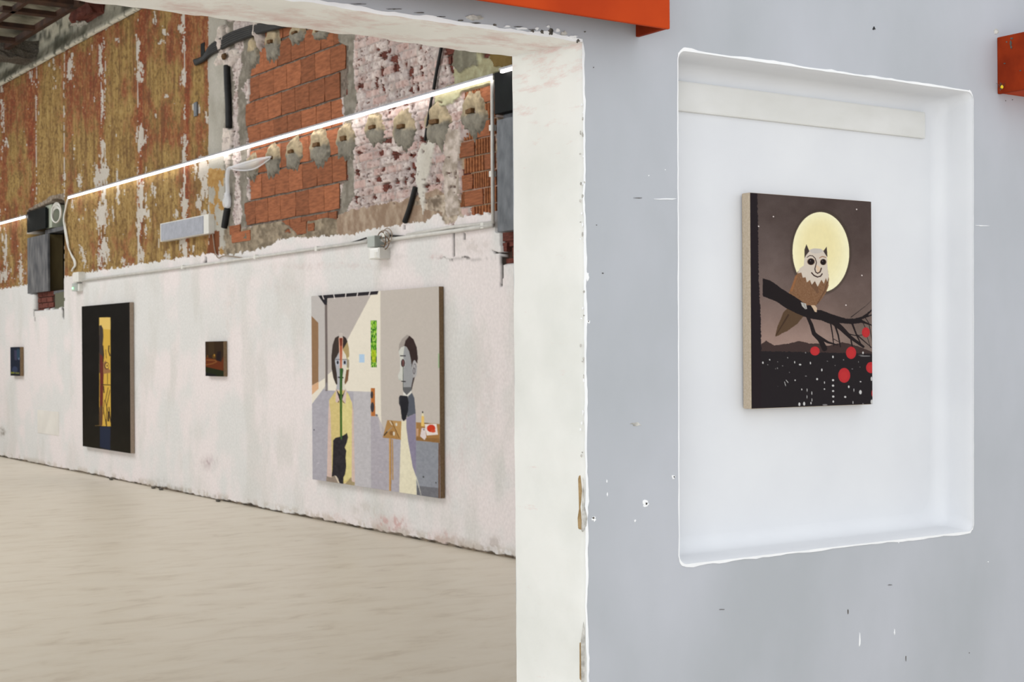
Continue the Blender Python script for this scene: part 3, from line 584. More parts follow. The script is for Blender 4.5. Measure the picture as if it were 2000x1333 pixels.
# trowelled mortar patches with a wooden peg end in each
def mortar_patch(px, py, w, h, seed, peg=True, dpt=0.055, pal=((178, 162, 134), (134, 129, 118)), base_d=0.012):
    c = wl(px, py); s = (F_PX / np.dot(c - O, Fv)); hy = w / 2 * (abs(wl(px + 1, py)[1] - wl(px - 1, py)[1]) / 2); hz = h / 2 / s
    rs = np.random.RandomState(seed); na, nr = 56, 14; V = []; Cc = []
    ph = rs.rand(6) * 6.28; rag = [rs.rand() for _ in range(na)]
    for j in range(nr + 1):
        t = j / nr
        for i in range(na):
            a = 2 * math.pi * i / na; ca, sa = math.cos(a), math.sin(a)
            sq = 1 / (abs(ca) ** 2.6 + abs(sa) ** 2.6) ** (1 / 2.6)
            rr = sq * (1 + .06 * math.sin(2 * a + ph[0]) + .05 * math.sin(5 * a + ph[1]) + .05 * math.sin(9 * a + ph[2]))
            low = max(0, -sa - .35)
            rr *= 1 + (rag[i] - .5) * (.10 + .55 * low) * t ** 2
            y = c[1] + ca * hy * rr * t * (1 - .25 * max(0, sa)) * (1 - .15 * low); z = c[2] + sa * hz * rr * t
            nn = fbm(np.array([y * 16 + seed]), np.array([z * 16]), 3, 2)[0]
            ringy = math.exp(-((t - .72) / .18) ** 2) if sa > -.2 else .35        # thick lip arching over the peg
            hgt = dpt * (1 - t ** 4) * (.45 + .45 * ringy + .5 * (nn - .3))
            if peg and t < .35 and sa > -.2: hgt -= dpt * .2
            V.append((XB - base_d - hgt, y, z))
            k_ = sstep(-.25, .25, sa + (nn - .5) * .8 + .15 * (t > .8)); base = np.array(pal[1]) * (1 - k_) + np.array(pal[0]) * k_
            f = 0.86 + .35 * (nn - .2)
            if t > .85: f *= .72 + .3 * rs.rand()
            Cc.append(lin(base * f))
    Fc = [(j * na + i, j * na + (i + 1) % na, (j + 1) * na + (i + 1) % na, (j + 1) * na + i) for j in range(nr) for i in range(na)]
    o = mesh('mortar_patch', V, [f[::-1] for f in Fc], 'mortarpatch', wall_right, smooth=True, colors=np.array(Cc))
    if peg:
        w0 = hy * .24; boxmesh('wood_peg', (XB - base_d - dpt * .85, c[1] - w0 + hy * .1, c[2] + hz * .02), (XB, c[1] + w0 + hy * .1, c[2] + hz * .22), 'wood', o, bevel=.004, jig=.004)
    return o
k = 0
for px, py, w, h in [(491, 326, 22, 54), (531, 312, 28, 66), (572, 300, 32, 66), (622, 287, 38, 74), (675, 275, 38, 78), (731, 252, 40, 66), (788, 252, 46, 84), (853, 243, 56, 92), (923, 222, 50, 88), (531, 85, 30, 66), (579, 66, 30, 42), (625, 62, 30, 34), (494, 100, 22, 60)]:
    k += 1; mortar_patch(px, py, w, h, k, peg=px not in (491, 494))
wp = ((206, 196, 188), (192, 180, 174))
for px, py, w, h in [(439, 78, 14, 62), (509, 66, 14, 56), (452, 112, 34, 40), (432, 118, 20, 26), (446, 268, 24, 36)]:
    k += 1; mortar_patch(px, py, w, h, k, False, .125 if py < 90 else .07, wp, .0)
mortar_patch(446, 111, 9, 12, 99, False, .03, ((96, 72, 46), (84, 62, 40)), .07)

# ---------------------------------------------------------------- front wall with doorway and niche
rs = np.random.RandomState(5)
ZL = 2.137
def jag(t, s, amp): return (fbm(np.array([t * s]), np.array([3.1]), 4, 3)[0] - .5) * 2 * amp
outer = []
for z in np.arange(0, ZL, 0.012): outer.append((XJ + jag(z, 30, 0.0035) + jag(z, 6, 0.002), z))
outer.append((XJ, ZL))
for x in np.arange(XJ - 0.012, -2.4, -0.014): outer.append((x, ZL + jag(x, 30, 0.004) + jag(x, 4, .003)))
inner_n = len(outer)
outer += [(-2.5, ZL), (-6.7, ZL), (-6.7, 5.3), (8.5, 5.3), (8.5, 0)]
# niche outline
nTL, nTR, nBR, nBL = [hit(x, y, 1, YG)[[0, 2]] for x, y in ((1323, 97), (1900, 180), (1901, 1038), (1326, 1105))]
def rrect(inset, rad, nseg=8, nside=50):
    c = [nBL + [inset, inset], nBR + [-inset, inset], nTR + [-inset, -inset], nTL + [inset, -inset]]
    P = []
    cc = [(1, 1, 180), (-1, 1, 270), (-1, -1, 0), (1, -1, 90)]
    arcs = []
    for (sx, sy, a0), p in zip(cc, c):
        ctr = (p[0] + sx * rad, p[1] + sy * rad)
        arcs.append([(ctr[0] + rad * math.cos(math.radians(a0 + 90 * i / nseg)), ctr[1] + rad * math.sin(math.radians(a0 + 90 * i / nseg))) for i in range(nseg + 1)])
    for i in range(4):
        P += arcs[i]; a = np.array(arcs[i][-1]); b_ = np.array(arcs[(i + 1) % 4][0])
        for j in range(1, nside): P.append(tuple(a + (b_ - a) * j / nside))
    return np.array(P)
hole = rrect(0, 0.022)
hole_r = hole + np.array([[jag(p[0] + p[1] * 1.7, 25, .0012), jag(p[0] * 1.3 - p[1], 25, .0012)] for p in hole])
bm = bmesh.new()
def loop(pts, y):
    vs = [bm.verts.new((p[0], y, p[1])) for p in pts]; es = [bm.edges.new((vs[i], vs[(i + 1) % len(vs)])) for i in range(len(vs))]; return vs, es
ov, oe = loop(outer, YG); hv, he = loop(hole_r, YG)
bmesh.ops.triangle_fill(bm, edges=oe + he, use_beauty=True)
bmesh.ops.recalc_face_normals(bm, faces=bm.faces[:])
for f in bm.faces:
    if f.normal.y > 0: f.normal_flip()
# back face with only the doorway cut
inn = [(p[0], p[1]) for p in outer]
bv, be = loop([(p[0] if i >= inner_n else XJ, p[1] if (p[1] < ZL - .006 or i > inner_n) else ZL + .022) for i, p in enumerate(inn)], YG + TH)
nf = len(bm.faces); r = bmesh.ops.triangle_fill(bm, edges=be, use_beauty=True)
# outer border (not the doorway)
for i in range(inner_n, len(ov)):
    j = (i + 1) % len(ov)
    try: bm.faces.new((ov[i], ov[j], bv[j], bv[i]))
    except Exception: pass
me = bpy.data.meshes.new('wall_front'); bm.to_mesh(me); bm.free(); me.materials.append(MT['grey']); wall_front = struct(link('wall_front', me))
# reveal of the doorway: jamb in cream plaster, soffit in its lightened copy
ring = outer[:inner_n]; V = []; ny = 22
for i, p in enumerate(ring):
    jz = i < inner_n and p[0] > XJ - .01
    for j in range(ny + 1):
        t = j / ny; y = YG + TH * t
        w_ = (fbm(np.array([p[1] * 9 + p[0] * 7]), np.array([y * 9]), 4, 4)[0] - .5) * .005 * min(1, 4 * t + .2)
        q = [p[0], y, p[1]]
        if t == 0: y = YG - .0005
        rnd = .004 * max(0, 1 - t * TH / .008)
        if p[1] < ZL - .006: q = [XJ + (p[0] - XJ) * (1 - t) + w_ + rnd, y, p[1]]
        else: q = [p[0], y, ZL + (p[1] - ZL) * (1 - t) + w_ * 1.3 + rnd + .012 * t + (.010 * (fbm(np.array([p[0] * 14]), np.array([2.2]), 4, 1)[0] - .5) if t > .99 else 0)]
        V.append(q)
Fc = [(i * (ny + 1) + j, (i + 1) * (ny + 1) + j, (i + 1) * (ny + 1) + j + 1, i * (ny + 1) + j + 1) for i in range(len(ring) - 1) for j in range(ny)]
nj = next(i for i, p in enumerate(ring) if p[1] >= ZL - .006)
split = nj * ny
mesh('door_jamb', V, Fc[:split], 'reveal', wall_front, smooth=True)
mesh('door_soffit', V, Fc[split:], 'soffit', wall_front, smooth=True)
# ragged white overpaint wrapping the doorway edge onto the grey face
V = []; Fc = []
for i, p in enumerate(ring):
    t = i * 0.013
    w_ = 0.0035 + 0.006 * max(0, fbm(np.array([t * 22]), np.array([1.0]), 4, 6)[0] - .38) * 2
    if p[0] > XJ - .01 and p[1] < ZL - .01: a, b_ = (p[0] - .0012, p[1]), (p[0] + w_, p[1])
    else: a, b_ = (p[0], p[1] - .0012), (p[0], p[1] + w_ * 1.25)
    V += [(a[0], YG - .0012, a[1]), (b_[0], YG - .0012, b_[1]), (b_[0], YG + .0005, b_[1])]
for i in range(len(ring) - 1):
    for j in range(2): Fc.append((3 * i + j, 3 * i + j + 1, 3 * i + 4 + j, 3 * i + 3 + j)[::-1])
mesh('paint_edge', V, Fc, 'lip', wall_front)
# niche: loft from the opening to the recessed panel, coved at the inner corners
DN = YN - YG; rings = [(0.0, 0.0, .022), (.002, .004, .024), (.006, .02, .03)]
CR = .036
for i in range(9):
    a = i / 8 * math.pi / 2; rings.append((.008 + CR * (1 - math.cos(a)), DN - CR + CR * math.sin(a), .032 + .02 * i / 8))
V = []; n = len(hole)
for q, (ins_, dep, rad) in enumerate(rings):
    R_ = hole_r if q == 0 else rrect(ins_, rad)
    for p in R_: V.append((p[0], YG + dep, p[1]))
Fc = [(q * n + i, q * n + (i + 1) % n, (q + 1) * n + (i + 1) % n, (q + 1) * n + i)[::-1] for q in range(len(rings) - 1) for i in range(n)]
me_o = mesh('niche', V, Fc, 'niche', wall_front, smooth=True)
mesh('niche_panel', V[-n:], [tuple(range(n))], 'niche', wall_front)
# ragged painted lip round the niche
V = []
for i, p in enumerate(hole_r):
    q0 = rrect(0, .022)[i]; cc = np.array([(nTL[0] + nTR[0]) / 2, (nTL[1] + nBL[1]) / 2]); 
    onbot = p[1] < nBL[1] + .03; ontop = p[1] > nTL[1] - .03
    nx, nz = 0, 0
    if p[0] < nTL[0] + .012: nx = -1
    if p[0] > nTR[0] - .012: nx = 1
    if onbot and p[1] < nBL[1] + .012: nz = -1
    if ontop and p[1] > nTL[1] - .012: nz = 1
    l = math.hypot(nx, nz) or 1; base = .0010 if (nx and not nz) else .0028
    w_ = base + (.012 if nz else .002) * max(0, fbm(np.array([i * .35]), np.array([7.7]), 4, 5)[0] - .45)
    if nx == 0 and nz == 0: w_ = base; v_ = (p - cc); v_ /= np.linalg.norm(v_); nx, nz = v_
    V += [(p[0] - nx / l * .001, YG - .0012, p[1] - nz / l * .001), (p[0] + nx / l * w_, YG - .0012, p[1] + nz / l * w_), (p[0] + nx / l * w_, YG + .0005, p[1] + nz / l * w_)]
Fc = []
for i in range(n):
    k2 = (i + 1) % n
    for j in range(2): Fc.append((3 * i + j, 3 * i + j + 1, 3 * k2 + j + 1, 3 * k2 + j))
mesh('niche_paint_lip', V, Fc, 'lip', wall_front)
# filler band across the top of the niche
bx1 = hit(1808, 245, 1, YN - .009)[0]; bz1 = hit(1700, 205, 1, YN - .009)[2]; bz0 = hit(1808, 271, 1, YN - .009)[2]
struct(boxmesh('trim_1', (nTL[0] + .01, YN - .009, bz0), (bx1, YN + .01, bz1), 'board', origin=(bx1 - .4, YN, bz0), bevel=.004))

# marks on the grey wall
for i, (px, py, w, h, mt_) in enumerate([(1261, 985, 14, 17, 'lip'), (1160, 1014, 10, 13, 'lip'), (1315, 932, 7, 12, 'lip'), (1150, 629, 7, 8, 'lip'), (1240, 1018, 5, 6, 'lip'), (1185, 940, 2.5, 8, 'lip'), (1186, 966, 2.5, 9, 'lip'), (1147, 540, 9, 26, 'lip'), (1679, 1252, 5, 34, 'lip'), (1747, 1236, 3, 14, 'lip'),
                                        (1300, 389, 46, 3.2, 'lip'), (1919, 441, 32, 2.4, 'lip'), (1267, 343, 3, 3, 'lip'), (1299, 332, 2.5, 2.5, 'lip'), (1243, 829, 26, 9, 'crumb'), (1755, 1060, 2, 4, 'lip'), (1930, 1098, 3, 3, 'lip')]):
    chip('paint_chip', px, py, w, h, 'y', mt_, wall_front, .0008, 13, i)
for i, (px, py, w, h) in enumerate([(1262, 984, 6, 7), (1159, 1012, 5, 6), (1316, 932, 3, 5), (1149, 628, 3, 4), (1707, 56, 6, 9), (1159, 132, 2.5, 2.5), (1177, 534, 4, 2), (1165, 440, 2, 2), (1893, 1276, 2, 2), (1769, 1286, 1.2, 14), (1246, 387, 18, 1.5), (1964, 197, 2, 2), (1977, 195, 2, 2), (1656, 1195, 2, 12), (1738, 1143, 9, 1.6), (1411, 1191, 16, 1.2), (1870, 914, 3, 2)]):
    o = chip('pit', px, py, w, h, 'y' if py != 914 else 'n', 'pit' if px != 1707 else 'black', wall_front, .0012, 11, i + 40)
chip('plaster_scar', 1945, 62, 12, 12, 'y', 'crumb', wall_front, .0012, 9, 77)
# broken plaster along the doorway head and corner
for i, (px, py, w, h, mt_) in enumerate([(1040, 61, 8, 7, 'pit'), (1058, 63, 8, 9, 'pit'), (1075, 62, 12, 15, 'pit'), (1101, 66, 13, 13, 'crumb'), (1048, 56, 8, 8, 'lip'), (1088, 60, 9, 10, 'lip'), (1070, 52, 6, 6, 'lip'), (1118, 72, 22, 8, 'lip'), (966, 49, 10, 5, 'pit'), (930, 45, 26, 2.5, 'pit'), (990, 52, 16, 4, 'lip'), (1015, 56, 30, 5, 'lip'), (900, 40, 16, 3, 'pit'),
                                        (1128, 80, 9, 8, 'pit'), (1142, 62, 4, 3, 'pit'), (925, 35, 38, 12, 'crumb'), (1012, 52, 20, 2, 'pit'), (1040, 58, 20, 2, 'pit'), (770, 18, 30, 2, 'pit'), (820, 25, 24, 2, 'pit'), (860, 33, 20, 2, 'pit'), (700, 8, 30, 2, 'pit')]):
    chip('plaster_crumb', px, py, w, h, 'y', mt_, wall_front, .0015, 15, i + 90, thick=.0025 if mt_ != 'pit' else .0014)
chip('render_scar', 0, 0, 0, 0, 'y', 'crumb', wall_front, .0014, pts=[(1139, 932), (1141, 985), (1147, 1012), (1145, 1030), (1139, 1040), (1136, 1038)])
chip('render_scar', 0, 0, 0, 0, 'x', 'tanchip', wall_front, .0016, pts=[(1130, 930), (1133, 928), (1136, 960), (1135, 1000), (1137, 1020), (1136, 1038), (1130, 1036), (1129, 1015), (1132, 1000), (1131, 960)])
chip('render_scar', 0, 0, 0, 0, 'y', 'crumb', wall_front, .0014, pts=[(1140, 1215), (1142, 1240), (1141, 1333), (1136, 1345), (1135, 1250)])
chip('render_scar', 0, 0, 0, 0, 'x', 'tanchip', wall_front, .0016, pts=[(1133, 1250), (1136, 1240), (1136, 1330), (1133, 1330)])
rr_ = random.Random(3)
for i in range(34):
    py = rr_.uniform(190, 900); chip('paint_flake', 1136 + rr_.uniform(-3, 5), py, rr_.uniform(2, 4), rr_.uniform(3, 10), 'y', rr_.choice(['crumb', 'crumb', 'lip']), wall_front, .0013, 7, i + 300)

# ================================================================ OBJECTS
# ---- channel beams on the front wall
YB = YG - 0.10
p = hit(1309, 57, 1, YB); bx, bz = p[0], p[2]
be_ = empty('steel_beam', (bx - 1.2, YG, bz), 'long orange painted steel beam above the doorway, its end cut square', 'beam')
org = (bx - 1.2, YG, bz)
boxmesh('web_plate', (-3.2, YB, bz), (bx, YB + .009, bz + .42), 'orange', be_, org, bevel=.003)
boxmesh('end_plate', (bx - .010, YB + .005, bz + .001), (bx - .001, YG, bz + .42), 'orange_worn', be_, org, bevel=.001)
boxmesh('top_flange', (-3.2, YB + .005, bz + .40), (bx - .01, YG, bz + .412), 'orange', be_, org, bevel=.001)
p0 = hit(1947, 73, 1, YG); p1 = hit(1947, 184, 1, YG)
org = (p0[0] + 1.0, YG, p1[2])
b2 = empty('steel_beam', org, 'short piece of worn rust-red steel beam at the right edge beside the niche', 'beam')
boxmesh('end_plate', (p0[0], YB, p1[2]), (p0[0] + .010, YG, p0[2]), 'orange_worn', b2, org, bevel=.003)
boxmesh('web_plate', (p0[0] + .002, YB, p1[2] + .001), (8.3, YB + .009, p0[2] - .001), 'orange', b2, org, bevel=.002)
boxmesh('bottom_flange', (p0[0] + .01, YB + .005, p1[2] + .003), (8.3, YG, p1[2] + .012), 'orange', b2, org, bevel=.001)
# dark scale spots on the end plate (real rust patches)
for i, (px, py, w, h) in enumerate([(1974, 85, 5, 14), (1976, 75, 8, 5), (1962, 124, 5, 3), (1966, 82, 4, 4), (1993, 138, 4, 3), (1975, 92, 4, 8)]):
    rs3 = random.Random(i); pts = [hit(px + w / 2 * math.cos(a) * rs3.uniform(.6, 1.1), py + h / 2 * math.sin(a) * rs3.uniform(.6, 1.1), 0, p0[0] - .0008) for a in np.linspace(0, 5.5, 8)]
    mesh('rust_spot', pts, [tuple(range(8))], 'pit', b2, org)
# yellow wall plug with a frayed bundle of wire bristles at the plate's corner
c = hit(1957, 170, 0, p0[0] - .004)
pl = empty('wall_plug', c, 'small yellow plug with bristly wire ends on the rust-red beam corner', 'plug')
bm = bmesh.new(); bmesh.ops.create_uvsphere(bm, u_segments=12, v_segments=8, radius=.0045); bmesh.ops.scale(bm, vec=(.7, 1, 1.1), verts=bm.verts); me = bpy.data.meshes.new('cap'); bm.to_mesh(me); bm.free(); me.materials.append(MT['yellow']); link('cap', me, pl)
V = []; Fc = []
for i in range(22):
    a = random.uniform(0, 6.28); L = random.uniform(.008, .017); d0 = np.array([-.15 + random.uniform(-.25, 0.1), math.cos(a), math.sin(a) * .9 + .25]); s_ = np.array([0, -math.sin(a), math.cos(a)]) * .0006
    A = c + d0 * .002; B = c + d0 * L; k0 = len(V); V += [A - s_, A + s_, B + s_ * .4, B - s_ * .4, A + [-.0009, 0, 0]]; Fc += [(k0, k0 + 1, k0 + 2, k0 + 3), (k0, k0 + 3, k0 + 4), (k0 + 1, k0 + 4, k0 + 2)]
mesh('wire_bristles', V, Fc, 'pit', pl, c)

# ---- paintings -----------------------------------------------------------
class Art:
    """paints flat colour shapes on the fine mesh of a canvas"""
    def __init__(s, PX, PY, base):
        s.X, s.Y = PX, PY; s.C = np.zeros(PX.shape + (3,)); s.C[:] = base
        s.h = 0.3
    def T(s, pts, t):
        if t is None: return [tuple(p) for p in pts]
        ox, oy, k = t; return [(ox + p[0] / k, oy + p[1] / k) for p in pts]
    def cov(s, fn, bb):
        m = (s.X > bb[0] - 2) & (s.X < bb[2] + 2) & (s.Y > bb[1] - 2) & (s.Y < bb[3] + 2)
        x, y = s.X[m], s.Y[m]; a = 0
        for dx, dy in ((-.3, -.15), (.15, -.3), (.3, .15), (-.15, .3)): a = a + fn(x + dx, y + dy).astype(float) / 4
        return m, a
    def put(s, m, a, col, alpha=1):
        a = (a * alpha)[..., None]; s.C[m] = s.C[m] * (1 - a) + np.asarray(col, float) * a
    def poly(s, pts, col, t=None, alpha=1, warp=0):
        P = s.T(pts, t); xs_ = [p[0] for p in P]; ys_ = [p[1] for p in P]
        f = (lambda x, y: inpoly(x + (vn(x * .5, y * .5, 1) - .5) * warp, y + (vn(x * .5, y * .5, 2) - .5) * warp, P))
        m, a = s.cov(f, (min(xs_), min(ys_), max(xs_), max(ys_))); s.put(m, a, col, alpha)
    def ell(s, x, y, rx, ry, col, t=None, alpha=1, ang=0):
        if t: ox, oy, k = t; x, y, rx, ry = ox + x / k, oy + y / k, rx / k, ry / k
        c_, s_ = math.cos(ang), math.sin(ang)
        f = lambda X, Y: (((X - x) * c_ + (Y - y) * s_) / rx) ** 2 + ((-(X - x) * s_ + (Y - y) * c_) / ry) ** 2 < 1
        R = max(rx, ry); m, a = s.cov(f, (x - R, y - R, x + R, y + R)); s.put(m, a, col, alpha)
    def stroke(s, pts, w, col, t=None, alpha=1):
        P = s.T(pts, t); k = t[2] if t else 1
        ws = w if isinstance(w, (list, tuple)) else (w, w); ws = [q / k / 2 for q in ws]; n = len(P) - 1
        def f(X, Y):
            r = np.zeros(X.shape, bool)
            for i in range(n):
                (x1, y1), (x2, y2) = P[i], P[i + 1]; L = (x2 - x1) ** 2 + (y2 - y1) ** 2 + 1e-9
                q = np.clip(((X - x1) * (x2 - x1) + (Y - y1) * (y2 - y1)) / L, 0, 1)
                wd = ws[0] + (ws[-1] - ws[0]) * (i + q) / n
                r |= (X - x1 - q * (x2 - x1)) ** 2 + (Y - y1 - q * (y2 - y1)) ** 2 < wd * wd
            return r
        M_ = max(ws); m, a = s.cov(f, (min(p[0] for p in P) - M_, min(p[1] for p in P) - M_, max(p[0] for p in P) + M_, max(p[1] for p in P) + M_)); s.put(m, a, col, alpha)

def hall_canvas(corners, nx, ny, front_d, label, side, group=None, base=(30, 28, 26)):
    """corners: TL, TR, BR, BL of the painted face, measured on the photograph, solved on the plane of the canvas"""
    P = [wl(x, y, front_d) for x, y in corners]
    y_l = (P[0][1] + P[3][1]) / 2; y_r = (P[1][1] + P[2][1]) / 2; zt = (P[0][2] + P[1][2]) / 2; zb = (P[2][2] + P[3][2]) / 2
    org = (XB - 0.036, (y_l + y_r) / 2, zb); e_ = empty('painting', org, label, 'painting', group)
    Y_, Z_ = np.meshgrid(np.linspace(y_l, y_r, nx), np.linspace(zt, zb, ny)); G = np.stack([np.full_like(Y_, XB - front_d), Y_, Z_], -1)
    px, py = proj(G.reshape(-1, 3)); a = Art(px.reshape(Y_.shape), py.reshape(Y_.shape), base)
    a.G = G; a.e = e_; a.org = org
    boxmesh('stretched_canvas', (XB - front_d + .0006, y_r, zb), (XB - 0.036, y_l, zt), side, e_, org, bevel=.002)
    return a
def finish(a, flip): grid('painted_face', a.G, 'canvas', lin(a.C), a.e, a.org, smooth=False, flip=flip)

# the large two-figure studio scene
a = hall_canvas([(608.5, 578), (858.5, 560.5), (858.5, 973), (610, 937.5)], 262, 420, 0.078, 'large square painting of two figures in a pale studio', 'linen_dark', base=(190, 182, 175))
A1, A2, A3, A4 = (600, 550, 6.35), (740, 550, 6.35), (600, 760, 6.35), (740, 760, 6.057)
nz = fbm(a.X * .25, a.Y * .25, 4, 1)[..., None] - .5
cream = (226, 219, 205)
a.poly([(600, 560), (743, 560), (743, 700), (744, 800), (746, 850), (600, 850)], cream)
a.poly([(250, 180), (785, 150), (785, 180), (500, 720), (300, 1120), (250, 1160)], (180, 172, 168), A1)
a.poly([(40, 160), (140, 160), (220, 290), (220, 1200), (145, 1250), (40, 1310)], (186, 181, 179), A1)
a.poly([(40, 420), (55, 430), (138, 515), (140, 1245), (40, 1300)], (143, 112, 84), A1)
a.poly([(40, 1300), (55, 1295), (140, 1245), (140, 1333), (57, 1408), (40, 1420)], (212, 170, 135), A1)
fl_ = [(600, 803), (609, 790), (631.5, 760), (639, 763), (724, 766), (724, 813.5), (739, 815), (742, 840), (747, 852), (870, 860), (870, 985), (600, 985)]
a.poly(fl_, (168, 165, 174))
a.poly([(690, 765), (724, 766), (725, 985), (693, 985)], (190, 187, 190), alpha=.8); a.poly([(724, 815), (739, 815), (760, 860), (800, 985), (725, 985)], (172, 166, 174), alpha=.7)
a.poly([(218, 285), (250, 285), (255, 1360), (225, 1360)], (112, 102, 100), A1)
a.poly([(235, 1260), (255, 1250), (255, 1360), (200, 1333), (222, 1300)], (150, 148, 156), A1, alpha=.5)
a.poly([(140, 155), (885, 105), (882, 130), (870, 162), (250, 210), (247, 290), (215, 290), (140, 180)], (44, 41, 46), A1)
for l in ([(182, 160), (206, 220)], [(325, 150), (340, 210)], [(480, 140), (475, 200)], [(629, 128), (617, 188)], [(782, 118), (763, 178)]): a.stroke(l, 11, (222, 214, 212), A1)
a.poly([(788, 485), (862, 485), (862, 1065), (790, 1068)], (74, 138, 34), A1)
gp = (a.X > 724.2) & (a.X < 735.6) & (a.Y > 626.6) & (a.Y < 717.7); g1 = vn(a.X * .55, a.Y * .22, 2); g2 = vn(a.X * .8, a.Y * .3, 4)
a.C[gp & (g1 > .6)] = (140, 190, 60); a.C[gp & (g1 < .3)] = (28, 84, 26); a.C[gp & (g2 > .75)] = (176, 206, 110); a.C[gp & (g2 < .22)] = (44, 108, 40)
a.poly([(800, 850), (848, 850), (850, 1005), (802, 1005)], (196, 200, 40), A1, alpha=.7)
a.poly([(645, 905), (710, 905), (710, 1007), (645, 1007)], (174, 200, 226), A1)
a.poly([(790, -10), (840, -10), (845, 340), (792, 340)], (178, 110, 58), A3); a.ell(802, 75, 17, 45, (62, 58, 60), A3); a.ell(808, 228, 23, 62, (62, 60, 64), A3)
a.poly([(845, 312), (875, 318), (875, 345), (845, 340)], (120, 118, 124), A3)
# figure with the stem
a.poly([(245, 1090), (262, 300), (270, 150), (350, 30), (355, 0), (480, 0), (500, 60), (556, 160), (575, 280), (592, 1190), (590, 1200), (240, 1145)], (206, 182, 172), A3)
a.poly([(350, 30), (272, 140), (290, 300), (300, 700), (305, 1100), (330, 1130), (450, 1180), (550, 1130), (555, 180), (510, 60), (470, 20)], (206, 188, 128), A3)
a.poly([(420, 60), (510, 60), (555, 180), (552, 1100), (450, 1150), (430, 600)], (214, 202, 140), A3)
a.poly([(395, 860), (443, 850), (480, 930), (492, 985), (495, 1100), (468, 1200), (460, 1290), (482, 1345), (360, 1345), (372, 1220), (350, 1080), (345, 960)], (214, 208, 196), A1)
a.poly([(395, 860), (408, 900), (408, 1345), (360, 1345), (372, 1220), (350, 1080), (345, 960)], (172, 172, 178), A1)
a.poly([(445, 1080), (450, 1100), (440, 1170), (432, 1170), (435, 1080)], (90, 96, 80), A1)
a.poly([(395, 672), (345, 700), (315, 790), (300, 930), (303, 1080), (325, 1200), (360, 1285), (374, 1275), (368, 1150), (345, 1000), (345, 965), (372, 925), (397, 870)], (62, 53, 49), A1)
a.poly([(440, 674), (480, 700), (500, 745), (455, 850), (438, 835)], (52, 44, 42), A1)
a.poly([(500, 748), (518, 830), (522, 920), (510, 965), (490, 962), (480, 915), (440, 848)], (170, 150, 106), A1)
a.poly([(487, 1095), (520, 1090), (505, 1230), (470, 1282), (462, 1250)], (120, 88, 62), A1)
a.ell(505, 1020, 16, 72, (152, 142, 118), A1); a.ell(498, 1085, 12, 14, (214, 208, 170), A1); a.ell(510, 955, 9, 16, (222, 216, 180), A1)
a.poly([(393, 640), (440, 640), (440, 698), (396, 698)], (192, 184, 178), A1)
a.poly([(390, 698), (443, 698), (440, 900), (433, 1080), (404, 1080), (398, 900)], (214, 168, 146), A1)
a.poly([(400, 703), (437, 703), (430, 900), (424, 1080), (412, 1080), (408, 900)], (164, 84, 58), A1); a.poly([(400, 703), (437, 703), (432, 800), (408, 800)], (112, 52, 40), A1)
for x0 in (378, 465):
    a.poly([(x0 - 26, 978), (x0 + 24, 978), (x0 + 24, 1038), (x0 - 24, 1038)], (178, 184, 196), A1); a.ell(x0, 1006, 13, 22, (38, 34, 40), A1); a.stroke([(x0 - 28, 970), (x0 + 26, 970)], 8, (84, 80, 90), A1)
a.stroke([(388, 1190), (445, 1195)], 16, (36, 30, 32), A1)
a.poly([(360, -10), (400, 140), (372, 172), (352, 160)], (206, 184, 178), A3); a.poly([(480, -10), (430, 130), (475, 188), (487, 40)], (206, 184, 178), A3)
a.poly([(362, 10), (400, 140), (432, 140), (470, 15), (440, 70), (405, 70)], (46, 42, 40), A3); a.poly([(395, 140), (375, 172), (400, 165)], (110, 90, 60), A3); a.poly([(435, 140), (475, 187), (440, 165)], (110, 90, 60), A3)
a.poly([(404, 1078), (440, 1078), (434, 1345), (404, 1345)], (54, 92, 44), A1); a.poly([(404, 0), (433, 0), (434, 600), (408, 600)], (54, 88, 36), A3); a.stroke([(425, 0), (427, 590)], 6, (84, 124, 52), A3)
a.poly([(322, 640), (350, 608), (430, 588), (470, 565), (492, 545), (507, 600), (492, 665), (465, 728), (485, 770), (476, 850), (484, 960), (470, 1060), (450, 1100), (448, 1185), (410, 1180), (350, 1080), (303, 1090), (312, 1000), (318, 800)], (47, 44, 47), A3)
a.stroke([(422, 585), (424, 620)], 18, (60, 96, 50), A3)
a.poly([(240, 1085), (300, 1100), (345, 1072), (385, 1110), (402, 1180), (235, 1150)], (142, 128, 116), A3); a.poly([(340, 1075), (365, 1085), (400, 1170), (385, 1172)], (206, 194, 176), A3)
a.poly([(470, 1180), (545, 1095), (555, 1150), (590, 1160), (588, 1205), (470, 1190)], (158, 142, 108), A3)
# profile figure
a.poly([(243, 880), (252, 780), (290, 710), (350, 662), (392, 678), (330, 750), (318, 812), (262, 850)], (158, 150, 145), A2)
a.poly([(245, 870), (275, 820), (318, 802), (355, 825), (385, 900), (410, 1060), (432, 1190), (405, 1345), (298, 1345), (300, 1285), (285, 1230), (243, 1210), (235, 1170), (262, 1100), (262, 950)], (152, 153, 156), A2)
a.poly([(245, 870), (275, 820), (318, 802), (305, 900), (302, 1345), (298, 1345), (300, 1285), (285, 1230), (243, 1210), (235, 1170), (262, 1100), (262, 950)], (202, 202, 196), A2)
a.poly([(378, 675), (430, 718), (470, 820), (484, 950), (476, 1020), (440, 975), (410, 1065), (395, 960), (375, 870), (345, 815), (313, 800), (330, 735)], (56, 43, 42), A2)
a.ell(442, 1085, 31, 107, (168, 166, 168), A2); a.ell(445, 1060, 17, 40, (96, 92, 96), A2); a.ell(443, 1066, 13, 36, (168, 166, 168), A2); a.ell(436, 1112, 15, 42, (70, 66, 72), A2); a.ell(436, 1112, 9, 32, (158, 156, 158), A2)
